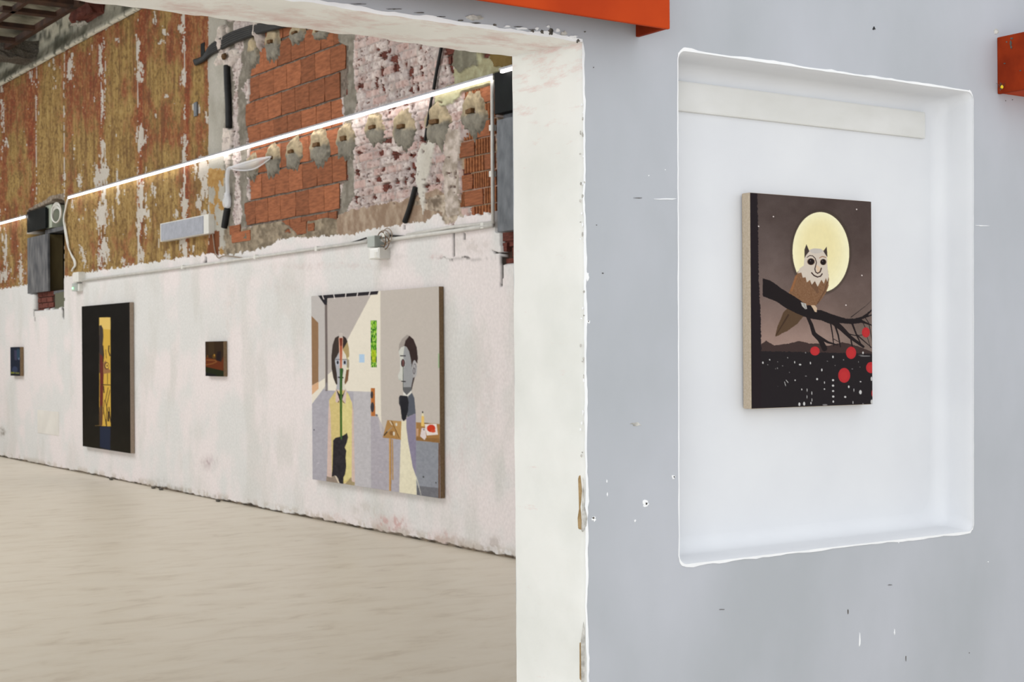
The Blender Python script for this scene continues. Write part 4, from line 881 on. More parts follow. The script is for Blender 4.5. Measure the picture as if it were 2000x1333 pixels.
a.poly([(445, 1190), (425, 1270), (408, 1345), (398, 1345), (408, 1270), (425, 1195)], (66, 54, 54), A2)
a.ell(299, 1015, 28, 57, (208, 206, 204), A2); a.ell(299, 1014, 24, 50, (54, 36, 38), A2); a.stroke([(300, 985), (300, 1050)], 7, (176, 120, 116), A2)
a.stroke([(268, 923), (328, 923)], 12, (46, 42, 46), A2); a.stroke([(300, 1050), (300, 1345)], 6, (58, 72, 52), A2); a.stroke([(284, 1240), (328, 1243)], 13, (52, 46, 50), A2); a.ell(262, 1218, 9, 12, (180, 190, 180), A2)
a.poly([(285, -20), (385, -20), (388, 30), (335, 80), (290, 55)], (98, 98, 101), A4)
a.poly([(288, 30), (330, 75), (388, 15), (382, 80), (345, 95), (288, 80)], (218, 216, 210), A4)
# work table
a.poly([(100, 370), (268, 385), (262, 602), (45, 577)], (168, 128, 78), A4); a.poly([(440, 395), (722, 418), (722, 640), (440, 612)], (160, 118, 70), A4)
a.poly([(440, 570), (722, 590), (722, 640), (440, 612)], (142, 104, 62), A4); a.poly([(160, 382), (268, 385), (262, 590), (240, 575)], (182, 144, 92), A4)
a.stroke([(150, 378), (240, 578)], 7, (104, 74, 44), A4); a.stroke([(62, 550), (98, 508)], 13, (52, 42, 38), A4); a.stroke([(98, 508), (152, 458)], 6, (150, 150, 150), A4); a.stroke([(130, 385), (155, 425)], 10, (214, 204, 186), A4); a.ell(207, 422, 12, 20, (206, 200, 188), A4)
a.ell(150, 525, 26, 26, (134, 96, 56), A4); a.ell(178, 530, 12, 24, (214, 206, 190), A4)
a.poly([(120, 590), (146, 592), (146, 1212), (122, 1207)], (190, 148, 94), A4); a.poly([(152, 595), (167, 597), (172, 1082), (158, 1076)], (176, 138, 88), A4); a.poly([(140, 592), (146, 592), (146, 1212), (141, 1210)], (120, 88, 56), A4)
a.poly([(440, 612), (722, 640), (722, 1305), (440, 1280)], (140, 143, 152), A4); a.poly([(480, 1150), (722, 1175), (722, 1310), (440, 1280), (450, 1200)], (112, 112, 118), A4)
a.poly([(704, 640), (722, 642), (722, 1305), (706, 1300)], (104, 74, 52), A4)
a.poly([(540, 418), (682, 415), (698, 542), (566, 552)], (226, 216, 212), A4); a.ell(618, 468, 50, 44, (198, 60, 36), A4); a.ell(640, 500, 30, 18, (204, 80, 50), A4)
a.poly([(504, 320), (534, 320), (538, 445), (500, 442)], (226, 190, 110), A4); a.poly([(510, 285), (526, 285), (534, 322), (504, 322)], (222, 214, 180), A4); a.ell(518, 276, 8, 13, (60, 56, 54), A4)
a.poly([(505, 465), (552, 465), (560, 575), (540, 606), (488, 562)], (216, 204, 204), A4); a.ell(532, 482, 10, 10, (140, 130, 132), A4); a.stroke([(540, 405), (585, 408)], 8, (90, 72, 50), A4)
a.poly([(445, 470), (468, 470), (465, 560), (447, 560)], (196, 156, 128), A4)
a.ell(527, 1043, 7, 11, (52, 50, 52), A4); a.ell(675, 1113, 7, 9, (58, 54, 56), A4); a.ell(646, 805, 4, 5, (90, 88, 90), A4); a.stroke([(0, 985), (40, 990)], 6, (196, 176, 168), A4)
a.poly([(268, 375), (300, 385), (330, 360), (325, 480), (345, 620), (385, 830), (442, 1050), (448, 1280), (240, 1240), (255, 700)], (224, 217, 192), A4)
a.poly([(325, 345), (435, 290), (440, 640), (438, 1030), (400, 925), (350, 640), (325, 450)], (136, 130, 152), A4)
a.stroke([(440, 1040), (470, 1140), (500, 1260)], (10, 5), (206, 204, 190), A4); a.stroke([(455, 1150), (462, 1260)], 10, (84, 84, 90), A4)
a.poly([(345, 88), (392, 45), (420, 110), (435, 290), (333, 337), (345, 200)], (88, 92, 102), A4)
a.poly([(238, 100), (250, 78), (340, 85), (352, 160), (345, 260), (320, 360), (290, 382), (270, 350), (255, 215), (238, 175)], (38, 38, 44), A4); a.stroke([(262, 90), (250, 140), (258, 210)], 4, (66, 66, 72), A4)
a.poly([(735, 893), (760, 893), (760, 1075), (735, 1075)], (150, 176, 138), A2)
a.ell(85, 510, 6, 11, (80, 78, 86), A3); a.stroke([(130, 245), (145, 245)], 5, (200, 198, 204), A3); a.stroke([(125, 922), (145, 922)], 6, (205, 202, 208), A3)
floor_m = inpoly(a.X, a.Y, fl_); a.C += nz * np.where(floor_m, 20, 7)[..., None]
finish(a, False)

# tall black painting with a golden opening
a = hall_canvas([(160.5, 599), (253.5, 590.5), (254.5, 886), (160.5, 872)], 110, 300, 0.085, 'tall black painting with a narrow golden doorway and red figure', 'linen_grey', base=(25, 23, 21))
B1 = (150, 580, 4.167)
a.C += (fbm(a.X * .08, a.Y * .05, 4, 2)[..., None] - .5) * 8 + np.clip((a.Y - 760) / 140, 0, 1)[..., None] * np.array([10, 8, 2])
a.poly([(183, 170), (273, 168), (276, 1056), (183, 1052)], (204, 166, 72), B1); a.poly([(183, 170), (273, 168), (274, 268), (183, 262)], (218, 186, 106), B1)
a.poly([(183, 236), (200, 230), (214, 260), (216, 330), (210, 400), (218, 440), (214, 620), (183, 620)], (62, 54, 52), B1)
a.poly([(188, 462), (212, 490), (218, 640), (208, 1045), (185, 1050), (188, 700)], (98, 44, 40), B1); a.poly([(185, 900), (208, 880), (205, 1052), (183, 1052)], (92, 66, 48), B1)
a.poly([(216, 540), (235, 518), (262, 590), (276, 600), (270, 620), (218, 628)], (150, 108, 72), B1); a.ell(243, 562, 20, 30, (96, 70, 44), B1); a.ell(246, 562, 13, 22, (216, 176, 84), B1); a.ell(247, 562, 5, 9, (70, 50, 34), B1)
for l, w in (([(200, 716), (276, 718)], 7), ([(262, 400), (258, 440), (270, 480)], 9), ([(212, 400), (218, 470), (214, 530)], 9), ([(235, 430), (240, 500)], 4), ([(255, 740), (232, 850), (268, 990)], 5), ([(270, 760), (245, 880), (238, 1040)], 5), ([(218, 730), (222, 780)], 8), ([(258, 940), (256, 1010)], 14), ([(238, 1000), (242, 1052)], 8),
             ([(215, 900), (240, 1050)], 4), ([(250, 625), (250, 710)], 4), ([(262, 900), (275, 1020)], 7), ([(225, 840), (215, 960)], 4)): a.stroke(l, w, (66, 50, 34), B1)
a.poly([(188, 1058), (274, 1056), (272, 1250), (188, 1225)], (38, 44, 62), B1); a.stroke([(150, 1050), (190, 1048)], 4, (120, 98, 56), B1)
finish(a, False)

# small brown painting
a = hall_canvas([(401, 667.7), (436.5, 666.8), (436.5, 735.8), (401.2, 735)], 44, 80, 0.075, 'small dark brown painting of a lamplit table edge', 'linen_dark', base=(52, 38, 26))
S1 = (390, 650, 13.33)
a.poly([(150, 640), (420, 700), (560, 760), (640, 560), (640, 1010), (150, 890)], (96, 46, 24), S1); a.poly([(150, 890), (640, 1000), (640, 1150), (150, 1150)], (34, 38, 20), S1); a.poly([(150, 1030), (430, 1100), (430, 1150), (150, 1150)], (28, 26, 28), S1)
a.stroke([(170, 840), (330, 810), (440, 760), (400, 720), (180, 715)], 30, (126, 78, 40), S1); a.poly([(460, 500), (560, 480), (550, 760), (430, 720)], (34, 24, 26), S1)
a.ell(370, 620, 42, 60, (92, 64, 26), S1); a.ell(383, 590, 16, 30, (178, 132, 56), S1); a.poly([(230, 240), (380, 240), (380, 560), (230, 590)], (60, 46, 30), S1); a.ell(205, 620, 20, 40, (96, 62, 28), S1)
finish(a, False)
# small blue painting
a = hall_canvas([(20.2, 678.5), (39.3, 678), (39, 735), (20.4, 734)], 26, 66, 0.085, 'tiny night-blue painting nearest the left edge', 'linen_dark', base=(34, 40, 54))
S2 = (0, 660, 14.8)
a.ell(530, 480, 70, 160, (46, 66, 84), S2); a.poly([(410, 360), (480, 360), (490, 660), (420, 640)], (62, 60, 82), S2); a.ell(548, 610, 14, 36, (112, 122, 148), S2); a.ell(430, 920, 80, 90, (52, 60, 84), S2)
a.stroke([(325, 1015), (400, 1015)], 50, (112, 116, 48), S2); a.stroke([(460, 1020), (540, 1030)], 46, (104, 104, 56), S2); a.poly([(295, 1055), (580, 1075), (580, 1110), (295, 1100)], (28, 24, 26), S2)
finish(a, False)

# owl painting in the niche
YO = YN - 0.033
P = [hit(x, y, 1, YO) for x, y in ((1465.5, 376.5), (1702, 393), (1704.5, 790), (1466.5, 800))]
xl, xr = (P[0][0] + P[3][0]) / 2, (P[1][0] + P[2][0]) / 2; zt, zb = (P[0][2] + P[1][2]) / 2, (P[2][2] + P[3][2]) / 2
org = ((xl + xr) / 2, YN - .004, zb); e_ = empty('painting', org, 'painting of a smiling owl on a branch before a full moon, in the white niche', 'painting')
boxmesh('stretched_canvas', (xl, YO + .0006, zb), (xr, YN - .005, zt), 'linen', e_, org, bevel=.0035)
Xg, Zg = np.meshgrid(np.linspace(xl + .001, xr - .001, 300), np.linspace(zt - .001, zb + .001, 520)); G = np.stack([Xg, np.full_like(Xg, YO), Zg], -1)
px, py = proj(G.reshape(-1, 3)); a = Art(px.reshape(Xg.shape), py.reshape(Xg.shape), (70, 58, 55)); a.G = G; a.e = e_; a.org = org
g = np.interp(a.Y, [376, 480, 560, 620, 660, 690], [0, .10, .32, .68, .95, 1.0])[..., None]
a.C[:] = np.array((72, 61, 58)) * (1 - g) + np.array((150, 126, 116)) * g
a.C += (fbm(a.X * .03, a.Y * .03, 4, 2)[..., None] - .5) * 16 + (vn(a.X * 1.2, a.Y * 1.2, 5)[..., None] - .5) * 4
t = np.exp(-(((a.X - 1480) / 60) ** 2 + ((a.Y - 520) / 90) ** 2))[..., None]; a.C += t * 14
t = np.exp(-(((a.X - 1690) / 60) ** 2))[..., None] * np.clip((a.Y - 560) / 100, 0, 1)[..., None]; a.C += t * np.array((-34, -26, -24))
Bq, b1, b2_ = (1420, 350, 2.836), (1500, 450, 5.795), (1440, 580, 5.796)
for q in range(6): a.ell(520, 405, 172 - q * 3, 240 - q * 4, (58 + q * 6, 50 + q * 5, 44 + q * 4), Bq, alpha=.25)
a.ell(520, 405, 157, 222, (232, 226, 188), Bq, ang=-.03)
for q in range(8): a.ell(512, 400 - q * 6, 146 - q * 11, 210 - q * 16, (221, 207, 152), Bq, alpha=.13)
a.poly([(185, 920), (215, 895), (260, 922), (340, 912), (400, 897), (460, 912), (505, 912), (560, 925), (640, 904), (720, 925), (810, 960), (810, 1300), (185, 1300)], (62, 49, 47), Bq, warp=1)
a.poly([(120, 952), (812, 968), (812, 1300), (120, 1300)], (37, 33, 35), Bq, warp=2)
a.poly([(120, 60), (166, 60), (172, 250), (175, 540), (186, 760), (190, 925), (188, 1300), (120, 1300)], (37, 31, 34), Bq, warp=2)
# tail and body
a.poly([(180, 920), (250, 860), (410, 965), (330, 1060), (220, 1140), (82, 1207), (100, 1110)], (84, 65, 49), b1, warp=1); a.stroke([(90, 1190), (230, 960)], (8, 20), (64, 48, 38), b1)
a.poly([(335, 470), (300, 560), (262, 650), (232, 715), (300, 780), (380, 835), (480, 860), (540, 855), (600, 790), (655, 710), (685, 630), (690, 520), (670, 430), (440, 420)], (122, 90, 66), b1, warp=1)
body = inpoly(a.X, a.Y, a.T([(335, 470), (262, 650), (232, 715), (380, 835), (540, 855), (655, 710), (690, 520), (440, 420)], b1))
a.C[body] += ((vn(a.X * 1.3, a.Y * .5, 3) - .5) * 20)[body][:, None]; 
a.stroke([(320, 520), (265, 680)], 26, (150, 98, 62), b1, alpha=.6); a.stroke([(520, 610), (560, 700)], (80, 30), (88, 64, 50), b1, alpha=.5); a.stroke([(680, 560), (640, 690), (560, 830)], 12, (78, 56, 44), b1, alpha=.6)
# branches
up_ = [(-60, 545), (20, 570), (80, 605), (150, 660), (300, 750), (400, 820), (440, 850), (480, 850), (520, 900), (600, 905), (750, 960), (880, 1000), (980, 1000), (1060, 980), (1120, 940), (1185, 885)]
lo_ = [(1185, 900), (1130, 965), (1185, 950), (1185, 962), (1060, 1010), (1100, 1035), (1185, 1075), (1185, 1085), (1060, 1048), (960, 1062), (840, 1055), (790, 1050), (700, 1060), (600, 1020), (480, 1000), (400, 975), (300, 930), (200, 880), (100, 810), (-60, 745)]
a.poly(up_ + lo_, (34, 29, 30), b1, warp=.8)
for l, w in (([(440, 960), (490, 1070), (520, 1170), (590, 1240), (640, 1340)], (34, 62)), ([(560, 1200), (680, 1270), (790, 1300)], (40, 10)), ([(720, 1020), (830, 1110), (930, 1210), (1080, 1320)], (70, 26)), ([(710, 1060), (730, 1180), (745, 1310)], (16, 10)), ([(760, 1080), (795, 1190), (820, 1320)], (22, 14)),
             ([(950, 1050), (1000, 1180), (1060, 1310)], (22, 12)), ([(940, 985), (1095, 865)], (9, 4)), ([(1090, 975), (1140, 1050), (1185, 1280)], (9, 7)), ([(935, 1220), (958, 1340)], 16), ([(890, 1170), (1000, 1195), (1080, 1185)], (14, 6)), ([(740, 1230), (800, 1265)], 7), ([(1070, 1040), (1100, 1100)], 7), ([(1000, 1180), (1185, 1340)], (16, 6)), ([(1120, 1200), (1160, 1330)], 6), ([(1095, 870), (1185, 780)], 3)):
    a.stroke(l, w, (36, 30, 31), b1)
a.poly([(370, 815), (430, 830), (442, 890), (420, 895), (385, 860)], (170, 166, 160), b1); a.stroke([(405, 830), (425, 885)], 6, (110, 108, 106), b1); a.poly([(485, 850), (530, 850), (555, 880), (552, 928), (530, 925), (505, 880)], (192, 168, 142), b1)
# head
a.poly([(465, 222), (520, 205), (600, 210), (640, 240), (668, 300), (675, 440), (688, 520), (672, 585), (655, 540), (632, 605), (605, 560), (562, 640), (530, 575), (495, 618), (475, 562), (440, 592), (425, 532), (393, 538), (378, 480), (335, 488), (360, 430), (405, 400), (410, 320), (430, 260)], (198, 186, 172), b1)
a.ell(545, 235, 70, 28, (176, 172, 168), b1, alpha=.6); a.poly([(540, 400), (560, 395), (600, 430), (590, 480), (560, 485)], (206, 182, 156), b1)
a.poly([(413, 318), (412, 220), (435, 158), (468, 238), (430, 285)], (66, 56, 52), b1); a.poly([(626, 236), (665, 185), (673, 305), (650, 275)], (66, 56, 52), b1)
a.ell(487, 356, 46, 40, (150, 128, 108), b1); a.ell(487, 356, 38, 36, (34, 26, 26), b1); a.ell(626, 360, 38, 36, (150, 128, 108), b1); a.ell(625, 360, 31, 33, (34, 26, 26), b1); a.stroke([(530, 350), (545, 375)], 5, (214, 204, 186), b1)
a.ell(480, 345, 5, 6, (120, 110, 110), b1); a.ell(618, 350, 4, 6, (120, 110, 110), b1)
a.stroke([(442, 308), (470, 287), (505, 290), (535, 320), (548, 365), (540, 400), (530, 440), (540, 475), (562, 488), (590, 472), (604, 430)], (8, 14), (62, 46, 42), b1); a.stroke([(583, 315), (615, 296), (655, 308)], 9, (150, 108, 78), b1)
a.stroke([(494, 482), (520, 512), (560, 530), (595, 520), (613, 495)], 14, (56, 40, 38), b1)
for x, y, rx, ry in ((487, 953, 26, 25), (687, 963, 28, 34), (649, 1088, 33, 41), (769, 850, 22, 28), (797, 1045, 27, 31), (808, 1188, 8, 20)): a.ell(x, y, rx, ry, (172, 46, 50), Bq); a.ell(x, y + 4, rx * .6, ry * .6, (180, 52, 52), Bq, alpha=.6)
W_ = (205, 204, 202)
for x, y, rx, ry in ((290, 747, 9, 13), (367, 714, 7, 9), (345, 770, 6, 6), (457, 738, 5, 5), (513, 783, 7, 5), (455, 810, 6, 9), (433, 815, 3, 9), (570, 691, 7, 8), (650, 742, 6, 13), (711, 769, 14, 9), (828, 751, 7, 14), (773, 634, 7, 8), (957, 829, 8, 16), (1083, 681, 9, 15), (1203, 715, 6, 7), (1302, 818, 9, 5), (1389, 796, 4, 5), (1372, 738, 3, 10), (1107, 779, 5, 5),
                    (777, 899, 11, 5), (590, 857, 4, 6), (655, 946, 7, 9), (904, 933, 11, 12), (1084, 945, 13, 12), (1084, 1007, 13, 12), (1085, 1068, 13, 10), (1086, 1131, 13, 12), (1087, 1188, 9, 13), (1262, 1020, 9, 15), (1395, 962, 10, 7), (1394, 1081, 15, 24), (1222, 1135, 12, 12), (987, 972, 5, 14), (987, 1046, 8, 8), (730, 1050, 6, 11), (790, 1058, 4, 20), (844, 1092, 5, 20), (789, 1135, 3, 22),
                    (845, 1170, 4, 20), (834, 1205, 7, 14), (703, 1218, 12, 20), (757, 1212, 12, 22), (993, 1225, 28, 9), (1320, 1058, 4, 20), (1310, 1198, 4, 18), (1423, 635, 9, 14), (1520, 930, 10, 24), (1522, 1190, 12, 26), (1423, 1212, 8, 6), (1020, 730, 8, 4), (1448, 672, 60, 6), (1400, 662, 30, 3), (458, 1015, 3, 3)):
    a.ell(x, y, rx, ry, W_, b2_, alpha=.9 if rx * ry > 60 and rx < 25 else .5)
a.stroke([(535, 965), (548, 1010)], 7, W_, b2_, alpha=.8); a.stroke([(553, 945), (575, 972)], 8, W_, b2_, alpha=.8)
for x, y in ((257, 208), (718, 168), (747, 534), (659, 699), (175, 262)): a.ell(x, y, 3.6, 3.6, (220, 210, 205), Bq)
finish(a, False)

# ---- LED light strips ------------------------------------------------------
def led_strip(x0, x1, ypx, label, d=0.075, y_override=None):
    ya = wl(x0, ypx[0], d)[1]; yb = wl(x1, ypx[1], d)[1]; z = (wl(x0, ypx[0], d)[2] + wl(x1, ypx[1], d)[2]) / 2
    org = (XB - .03, (ya + yb) / 2, z); e_ = empty('light_strip', org, label, 'light', 'light strips along the hall wall')
    boxmesh('mounting_channel', (XB - d - .012, yb, z + .008), (XB - .028, ya, z + .024), 'alu', e_, org, bevel=.002)
    boxmesh('diffuser', (XB - d - .008, yb + .01, z - .012), (XB - d + .014, ya - .01, z + .008), 'led', e_, org, bevel=.006)
    boxmesh('end_cap', (XB - d - .012, yb - .004, z - .022), (XB - d + .02, yb + .01, z + .01), 'white_plastic', e_, org, bevel=.003)
    return ya, yb, z
L1 = led_strip(133, 965, (387, 149), 'long glowing light strip running across the ochre and brick wall')
L2 = led_strip(-75, 51.5, (455, 425.5), 'short glowing light strip at the far left beside the dark panel')
L3 = led_strip(977, 1090, (139, 109), 'stub of glowing light strip above the dark panel next to the doorway', d=.12)

# ---- ducts and panels in the wall bays --------------------------------------
def wbox(name, x0, x1, yt, yb, xr, d0, d1, mat, parent, org, bevel=.004):
    """box on the hall wall whose front face spans x0..x1 and, at column xr, yt..yb"""
    A = wl(x0, yt, d1); B = wl(x1, yt, d1); T_ = wl(xr, yt, d1)[2]; B_ = wl(xr, yb, d1)[2]
    return boxmesh(name, (XB - d1, B[1], B_), (XB - d0, A[1], T_), mat, parent, org, bevel=bevel)
def wemp(name, x, y, label, cat, group=None, d=.03):
    p_ = wl(x, y, d); return empty(name, tuple(p_), label, cat, group), tuple(p_)
e_, og = wemp('air_duct', 73, 573, 'weathered grey steel duct box in the left wall bay', 'duct')
wbox('front_sheet', 53, 93, 461, 571.5, 73, .02, .05, 'galv_dark', e_, og); wbox('body', 52, 92.5, 462, 570, 73, -.19, .018, 'olive', e_, og)
wbox('inner_panel', 110, 116, 462, 572, 112, -.2, -.15, 'olive', e_, og); wbox('ledge', 97, 124, 568, 575, 110, -.2, -.02, 'galv_dark', e_, og)
e_, og = wemp('control_panel', 70, 452, 'dark blue-grey metal panel with pale box, above the weathered duct', 'panel')
wbox('cover', 52.3, 88.5, 409.5, 450.5, 70, .02, .05, 'dark', e_, og); wbox('pale_box', 89, 101, 401, 446, 94, -.2, .0, 'green_box', e_, og); wbox('shelf', 88, 124, 447, 455, 100, -.2, -.02, 'galv_dark', e_, og)
e_, og = wemp('air_duct', 1000, 450, 'mottled grey metal duct beside the doorway jamb', 'duct')
wbox('casing', 970, 1040, 234.5, 453.5, 972, -.20, .10, 'galv', e_, og); wbox('neck', 983, 1040, 222, 236, 985, -.2, .02, 'galv', e_, og)
e_, og = wemp('control_panel', 1000, 220, 'black metal panel high beside the doorway jamb', 'panel')
wbox('cover', 965, 1040, 142.5, 223.5, 966, -.20, .09, 'dark', e_, og)

# ---- white cable with coil, socket box ------------------------------------
def C2(x, y, d): return wl(x / 3.7024, 280 + y / 3.7024, d)
og = tuple(C2(490, 400, .05)); e_ = empty('white_cable', og, 'white cable dropping in a coil from the strip end to the socket', 'cable')
path = [(490, 402), (475, 470), (462, 540), (466, 600), (480, 690), (497, 760), (520, 810), (543, 850), (546, 885), (528, 905), (520, 925)]
tube('cord', [C2(x, y, .06) for x, y in path], .011, 'white_plastic', e_, og); tube('cord', [C2(x + 9 * math.sin(i * .9), y, .05) for i, (x, y) in enumerate(path[2:])], .009, 'white_plastic', e_, og)
c0 = C2(410, 522, .07)
for k in range(4):
    rz = .095 + .010 * k; ry = .17 + .018 * k - .03 * (k % 2)
    tube('coil_loop', [(c0[0] - .008 * k, c0[1] + ry * math.cos(t) - .02 * k, c0[2] + (rz + .17 * 0) * math.sin(t) + .01 * k) for t in np.linspace(0, 6.2832, 20)], .009, 'white_plastic', e_, og, cap=False)
e_, og = wemp('power_socket', 147, 565, 'white wall socket with green indicator at the left end of the conduit', 'socket')
wbox('upper_box', 142, 153, 532, 551, 148, .03, .12, 'white_plastic', e_, og); s_ = wbox('lower_box', 140.5, 150, 553, 569, 145, .03, .09, 'grey_plastic', e_, og); wbox('cover_side', 151, 154.5, 554, 569, 152, .03, .08, 'white_plastic', e_, og)
bm = bmesh.new(); bmesh.ops.create_uvsphere(bm, u_segments=8, v_segments=6, radius=.014); me = bpy.data.meshes.new('indicator'); bm.to_mesh(me); bm.free(); me.materials.append(MT['green_led']); o = link('indicator', me, e_); o.location = Vector(wl(142.5, 563.5, .092)) - Vector(og)

# ---- conduits --------------------------------------------------------------
def run(name, pts, r, mat, label, cat, d=.05, group=None, sm=False):
    P_ = [wl(x, y, d) for x, y in pts]; og = tuple(P_[0]); o = tube(name, P_, r, mat, None, og, smooth_path=sm); return tag(o, label, cat, group)
run('conduit', [(154, 549), (400, 516.5), (716, 472)], .014, 'conduit', 'thin white conduit running left from the junction box', 'conduit', .055)
run('conduit', [(728, 473), (800, 463), (890, 451), (963, 440)], .017, 'conduit', 'lower of two pale conduits right of the junction box', 'conduit', .055)
run('conduit', [(795, 459), (880, 444), (964, 435)], .013, 'conduit', 'upper pale conduit meeting the vertical pipe right of the junction box', 'conduit', .055)
run('conduit', [(961.5, 157), (962, 300), (963, 436)], .014, 'conduit', 'vertical pale conduit dropping from the light strip beside the duct', 'conduit', .06)
for i, (x, y) in enumerate([(358, 522), (500, 502), (620, 486), (945, 441), (962, 250), (962, 340)]):
    c = wl(x, y, .05); o = boxmesh('conduit_clip', (c[0] - .02, c[1] - .02, c[2] - .022), (XB - .03, c[1] + .02, c[2] + .022), 'white_plastic', None, tuple(c), bevel=.005)
    tag(o, ['small clip on the left conduit below the rectangular lamp', 'small clip on the left conduit left of the big painting', 'small clip on the left conduit above the big painting', 'clip near the corner where the right conduits meet the pipe', 'upper clip on the vertical pipe', 'lower clip on the vertical pipe'][i], 'clip')
e_, og = wemp('junction_box', 728, 480, 'grey junction box with cable loops above the big painting', 'box')
wbox('body', 717, 731, 461, 483, 724, .03, .13, 'grey_plastic', e_, og, .006); wbox('lid', 731, 734, 460, 482, 732, .04, .10, 'white_plastic', e_, og)
c0 = wl(749, 466, .07)
for k, (x, y, ry, rz) in enumerate([(749, 465, .10, .062), (749, 475, .09, .055), (756, 461, .08, .06), (745, 470, .07, .07)]):
    c0 = wl(x, y, .07 + .006 * k); tube('cable_loop', [(c0[0], c0[1] + ry * math.cos(t), c0[2] + rz * math.sin(t)) for t in np.linspace(0, 6.2832, 16)], .004, 'wood' if k % 2 else 'linen_grey', e_, og, cap=False)
wbox('connector', 746, 752, 455, 463, 749, .04, .09, 'white_plastic', e_, og)
e_, og = wemp('emergency_lamp', 732, 506, 'small white emergency lamp with clear lens hanging under the junction box', 'lamp')
wbox('housing', 720, 741, 484.5, 506.5, 730, .03, .13, 'white_plastic', e_, og, .006); wbox('lens', 721.5, 738, 486.5, 504.5, 730, .12, .137, 'lens', e_, og, .004)
wbox('tube_cover', 731, 736, 492, 503, 733, .13, .142, 'white_plastic', e_, og, .003)
run('black_cable', [(752, 459), (770, 461), (790, 462), (806, 461)], .008, 'black', 'thin black cable going right out of the junction box loops', 'cable', .05, sm=True)
run('black_cable', [(715, 465), (700, 470), (680, 476), (668, 480), (640, 484), (600, 489), (560, 493), (535, 497)], .006, 'black', 'thin black cable going left along the conduit from the junction box', 'cable', .042, sm=True)

# ---- rectangular lamp -------------------------------------------------------
e_, og = wemp('wall_lamp', 360, 464, 'flat rectangular wall lamp with grey-blue diffuser and white end', 'lamp')
wbox('housing', 312.5, 407, 427.5, 464.5, 360, .03, .10, 'white_plastic', e_, og, .006); wbox('diffuser', 314, 396, 429, 463, 360, .09, .108, 'diffuser', e_, og, .004)
run('lamp_cable', [(407, 440), (414, 448), (417, 470), (420, 490), (426, 504), (440, 500), (480, 505)], .006, 'linen_grey', 'grey cable curling down from the rectangular lamp', 'cable', .05, sm=True)
# ---- small switch plate and black cable bundle --------------------------------
o = wbox('switch_plate', 378, 384, 200, 227, 381, .03, .045, 'galv', None, tuple(wl(381, 214)), .003); tag(o, 'small grey plate on the ochre paint near the pale pilaster', 'plate')
o = wbox('outlet_hole', 391.5, 399, 84, 113, 395, .02, .038, 'dark', None, tuple(wl(395, 98)), .003); tag(o, 'dark open switch box in the ochre paint where the cables start', 'box')
def C3(x, y, d): return wl(380 + x / 5.126, y / 5.126, d)
for k in range(5):
    q = k * 22
    P_ = [C3(0 + k * 3, 610 + q * .35, .05), C3(90, 575 + q * .3, .06), C3(160, 470 + q * .8, .06), C3(270, 395 + q, .07), C3(380, 335 + q, .07), C3(520, 285 + q * .95, .07), C3(640, 255 + q * .8, .07), C3(760, 232 + q * .7, .07), C3(900, 205 + q * .6, .07), C3(1050, 180 + q * .5, .07)]
    og = tuple(P_[0]); o = tube('black_cable', P_, .020, 'black', None, og)
    tag(o, ['topmost', 'second from the top', 'middle one', 'fourth from the top', 'lowest'][k] + ' of the five thick black cables crossing the pilaster near the top', 'cable', 'bundle of five black cables')
def vcable(pts, r, label): 
    P_ = [wl(x, y, .045) for x, y in pts]; tag(tube('black_cable', P_, r, 'black', None, tuple(P_[0])), label, 'cable')
vcable([(443, 128), (444, 160), (446, 200), (447, 250)], .034, 'black conduit set in the rubble right of the pilaster, above the light strip')
vcable([(444, 408), (441, 425), (438, 445)], .034, 'short black pipe stub in the rubble below the plastic sleeve')
vcable([(863, 88), (857, 118), (851, 150), (847, 175)], .014, 'black cable slanting up from the light strip to the doorway head')
vcable([(844, 186), (841, 205), (836, 235), (830, 275)], .012, 'thin black cable slanting down just below the light strip')
vcable([(811, 366), (806, 385), (798, 412), (790, 434)], .022, 'short black cable slanting out of the tan render near the white paint')
# ---- plastic sleeve -----------------------------------------------------------
def C5(x, y, d): return wl(400 + x / 4.76, 240 + y / 4.76, d)
og = tuple(C5(230, 420, .05)); e_ = empty('plastic_sleeve', og, 'clear plastic sleeve hanging from the first peg and running down beside the pilaster', 'sleeve')
up_p = [C5(x, y, .09) for x, y in ((235, 418), (300, 392), (400, 362), (500, 335), (612, 318))]; lo_p = [C5(x, y, .06) for x, y in ((240, 425), (300, 440), (400, 442), (490, 415), (605, 335))]
V = []; Fc = []
for u_, l_ in zip(up_p, lo_p):
    for t in np.linspace(0, 1, 5): V.append(u_ * (1 - t) + l_ * t + np.array([-.03 * math.sin(math.pi * t), 0, 0]))
Fc = [(i * 5 + j, i * 5 + j + 1, (i + 1) * 5 + j + 1, (i + 1) * 5 + j) for i in range(4) for j in range(4)]
mesh('sleeve_film', V, Fc, 'poly', e_, og, smooth=True)
tube('sleeve_edge', up_p, .010, 'poly', e_, og); tube('sleeve_edge', lo_p, .007, 'poly', e_, og)
tube('sleeve_tube', [C5(x, y, .06) for x, y in ((240, 418), (218, 435), (210, 480), (208, 560), (212, 640), (205, 690))], [.016, .020, .022, .020, .022, .024], 'poly', e_, og)
bm = bmesh.new(); bmesh.ops.create_icosphere(bm, subdivisions=3, radius=.065)
for v in bm.verts: v.co = Vector((v.co.x * .5, v.co.y * 1.1, v.co.z * 1.2)) * (0.75 + .5 * float(vn(v.co.y * 30 + 5, v.co.z * 30 + 5, 2)))
me = bpy.data.meshes.new('foam'); bm.to_mesh(me); bm.free(); me.materials.append(MT['poly']); o = link('sleeve_foam', me, e_); o.location = Vector(C5(205, 725, .05)) - Vector(og)

# ---- blanking plate on the white wall ------------------------------------------
o = wbox('access_panel', 73, 114, 803, 849, 94, .03, .037, 'plainwall', None, tuple(wl(94, 826)), .002); tag(o, 'faint square white cover plate low on the wall between two paintings', 'panel')

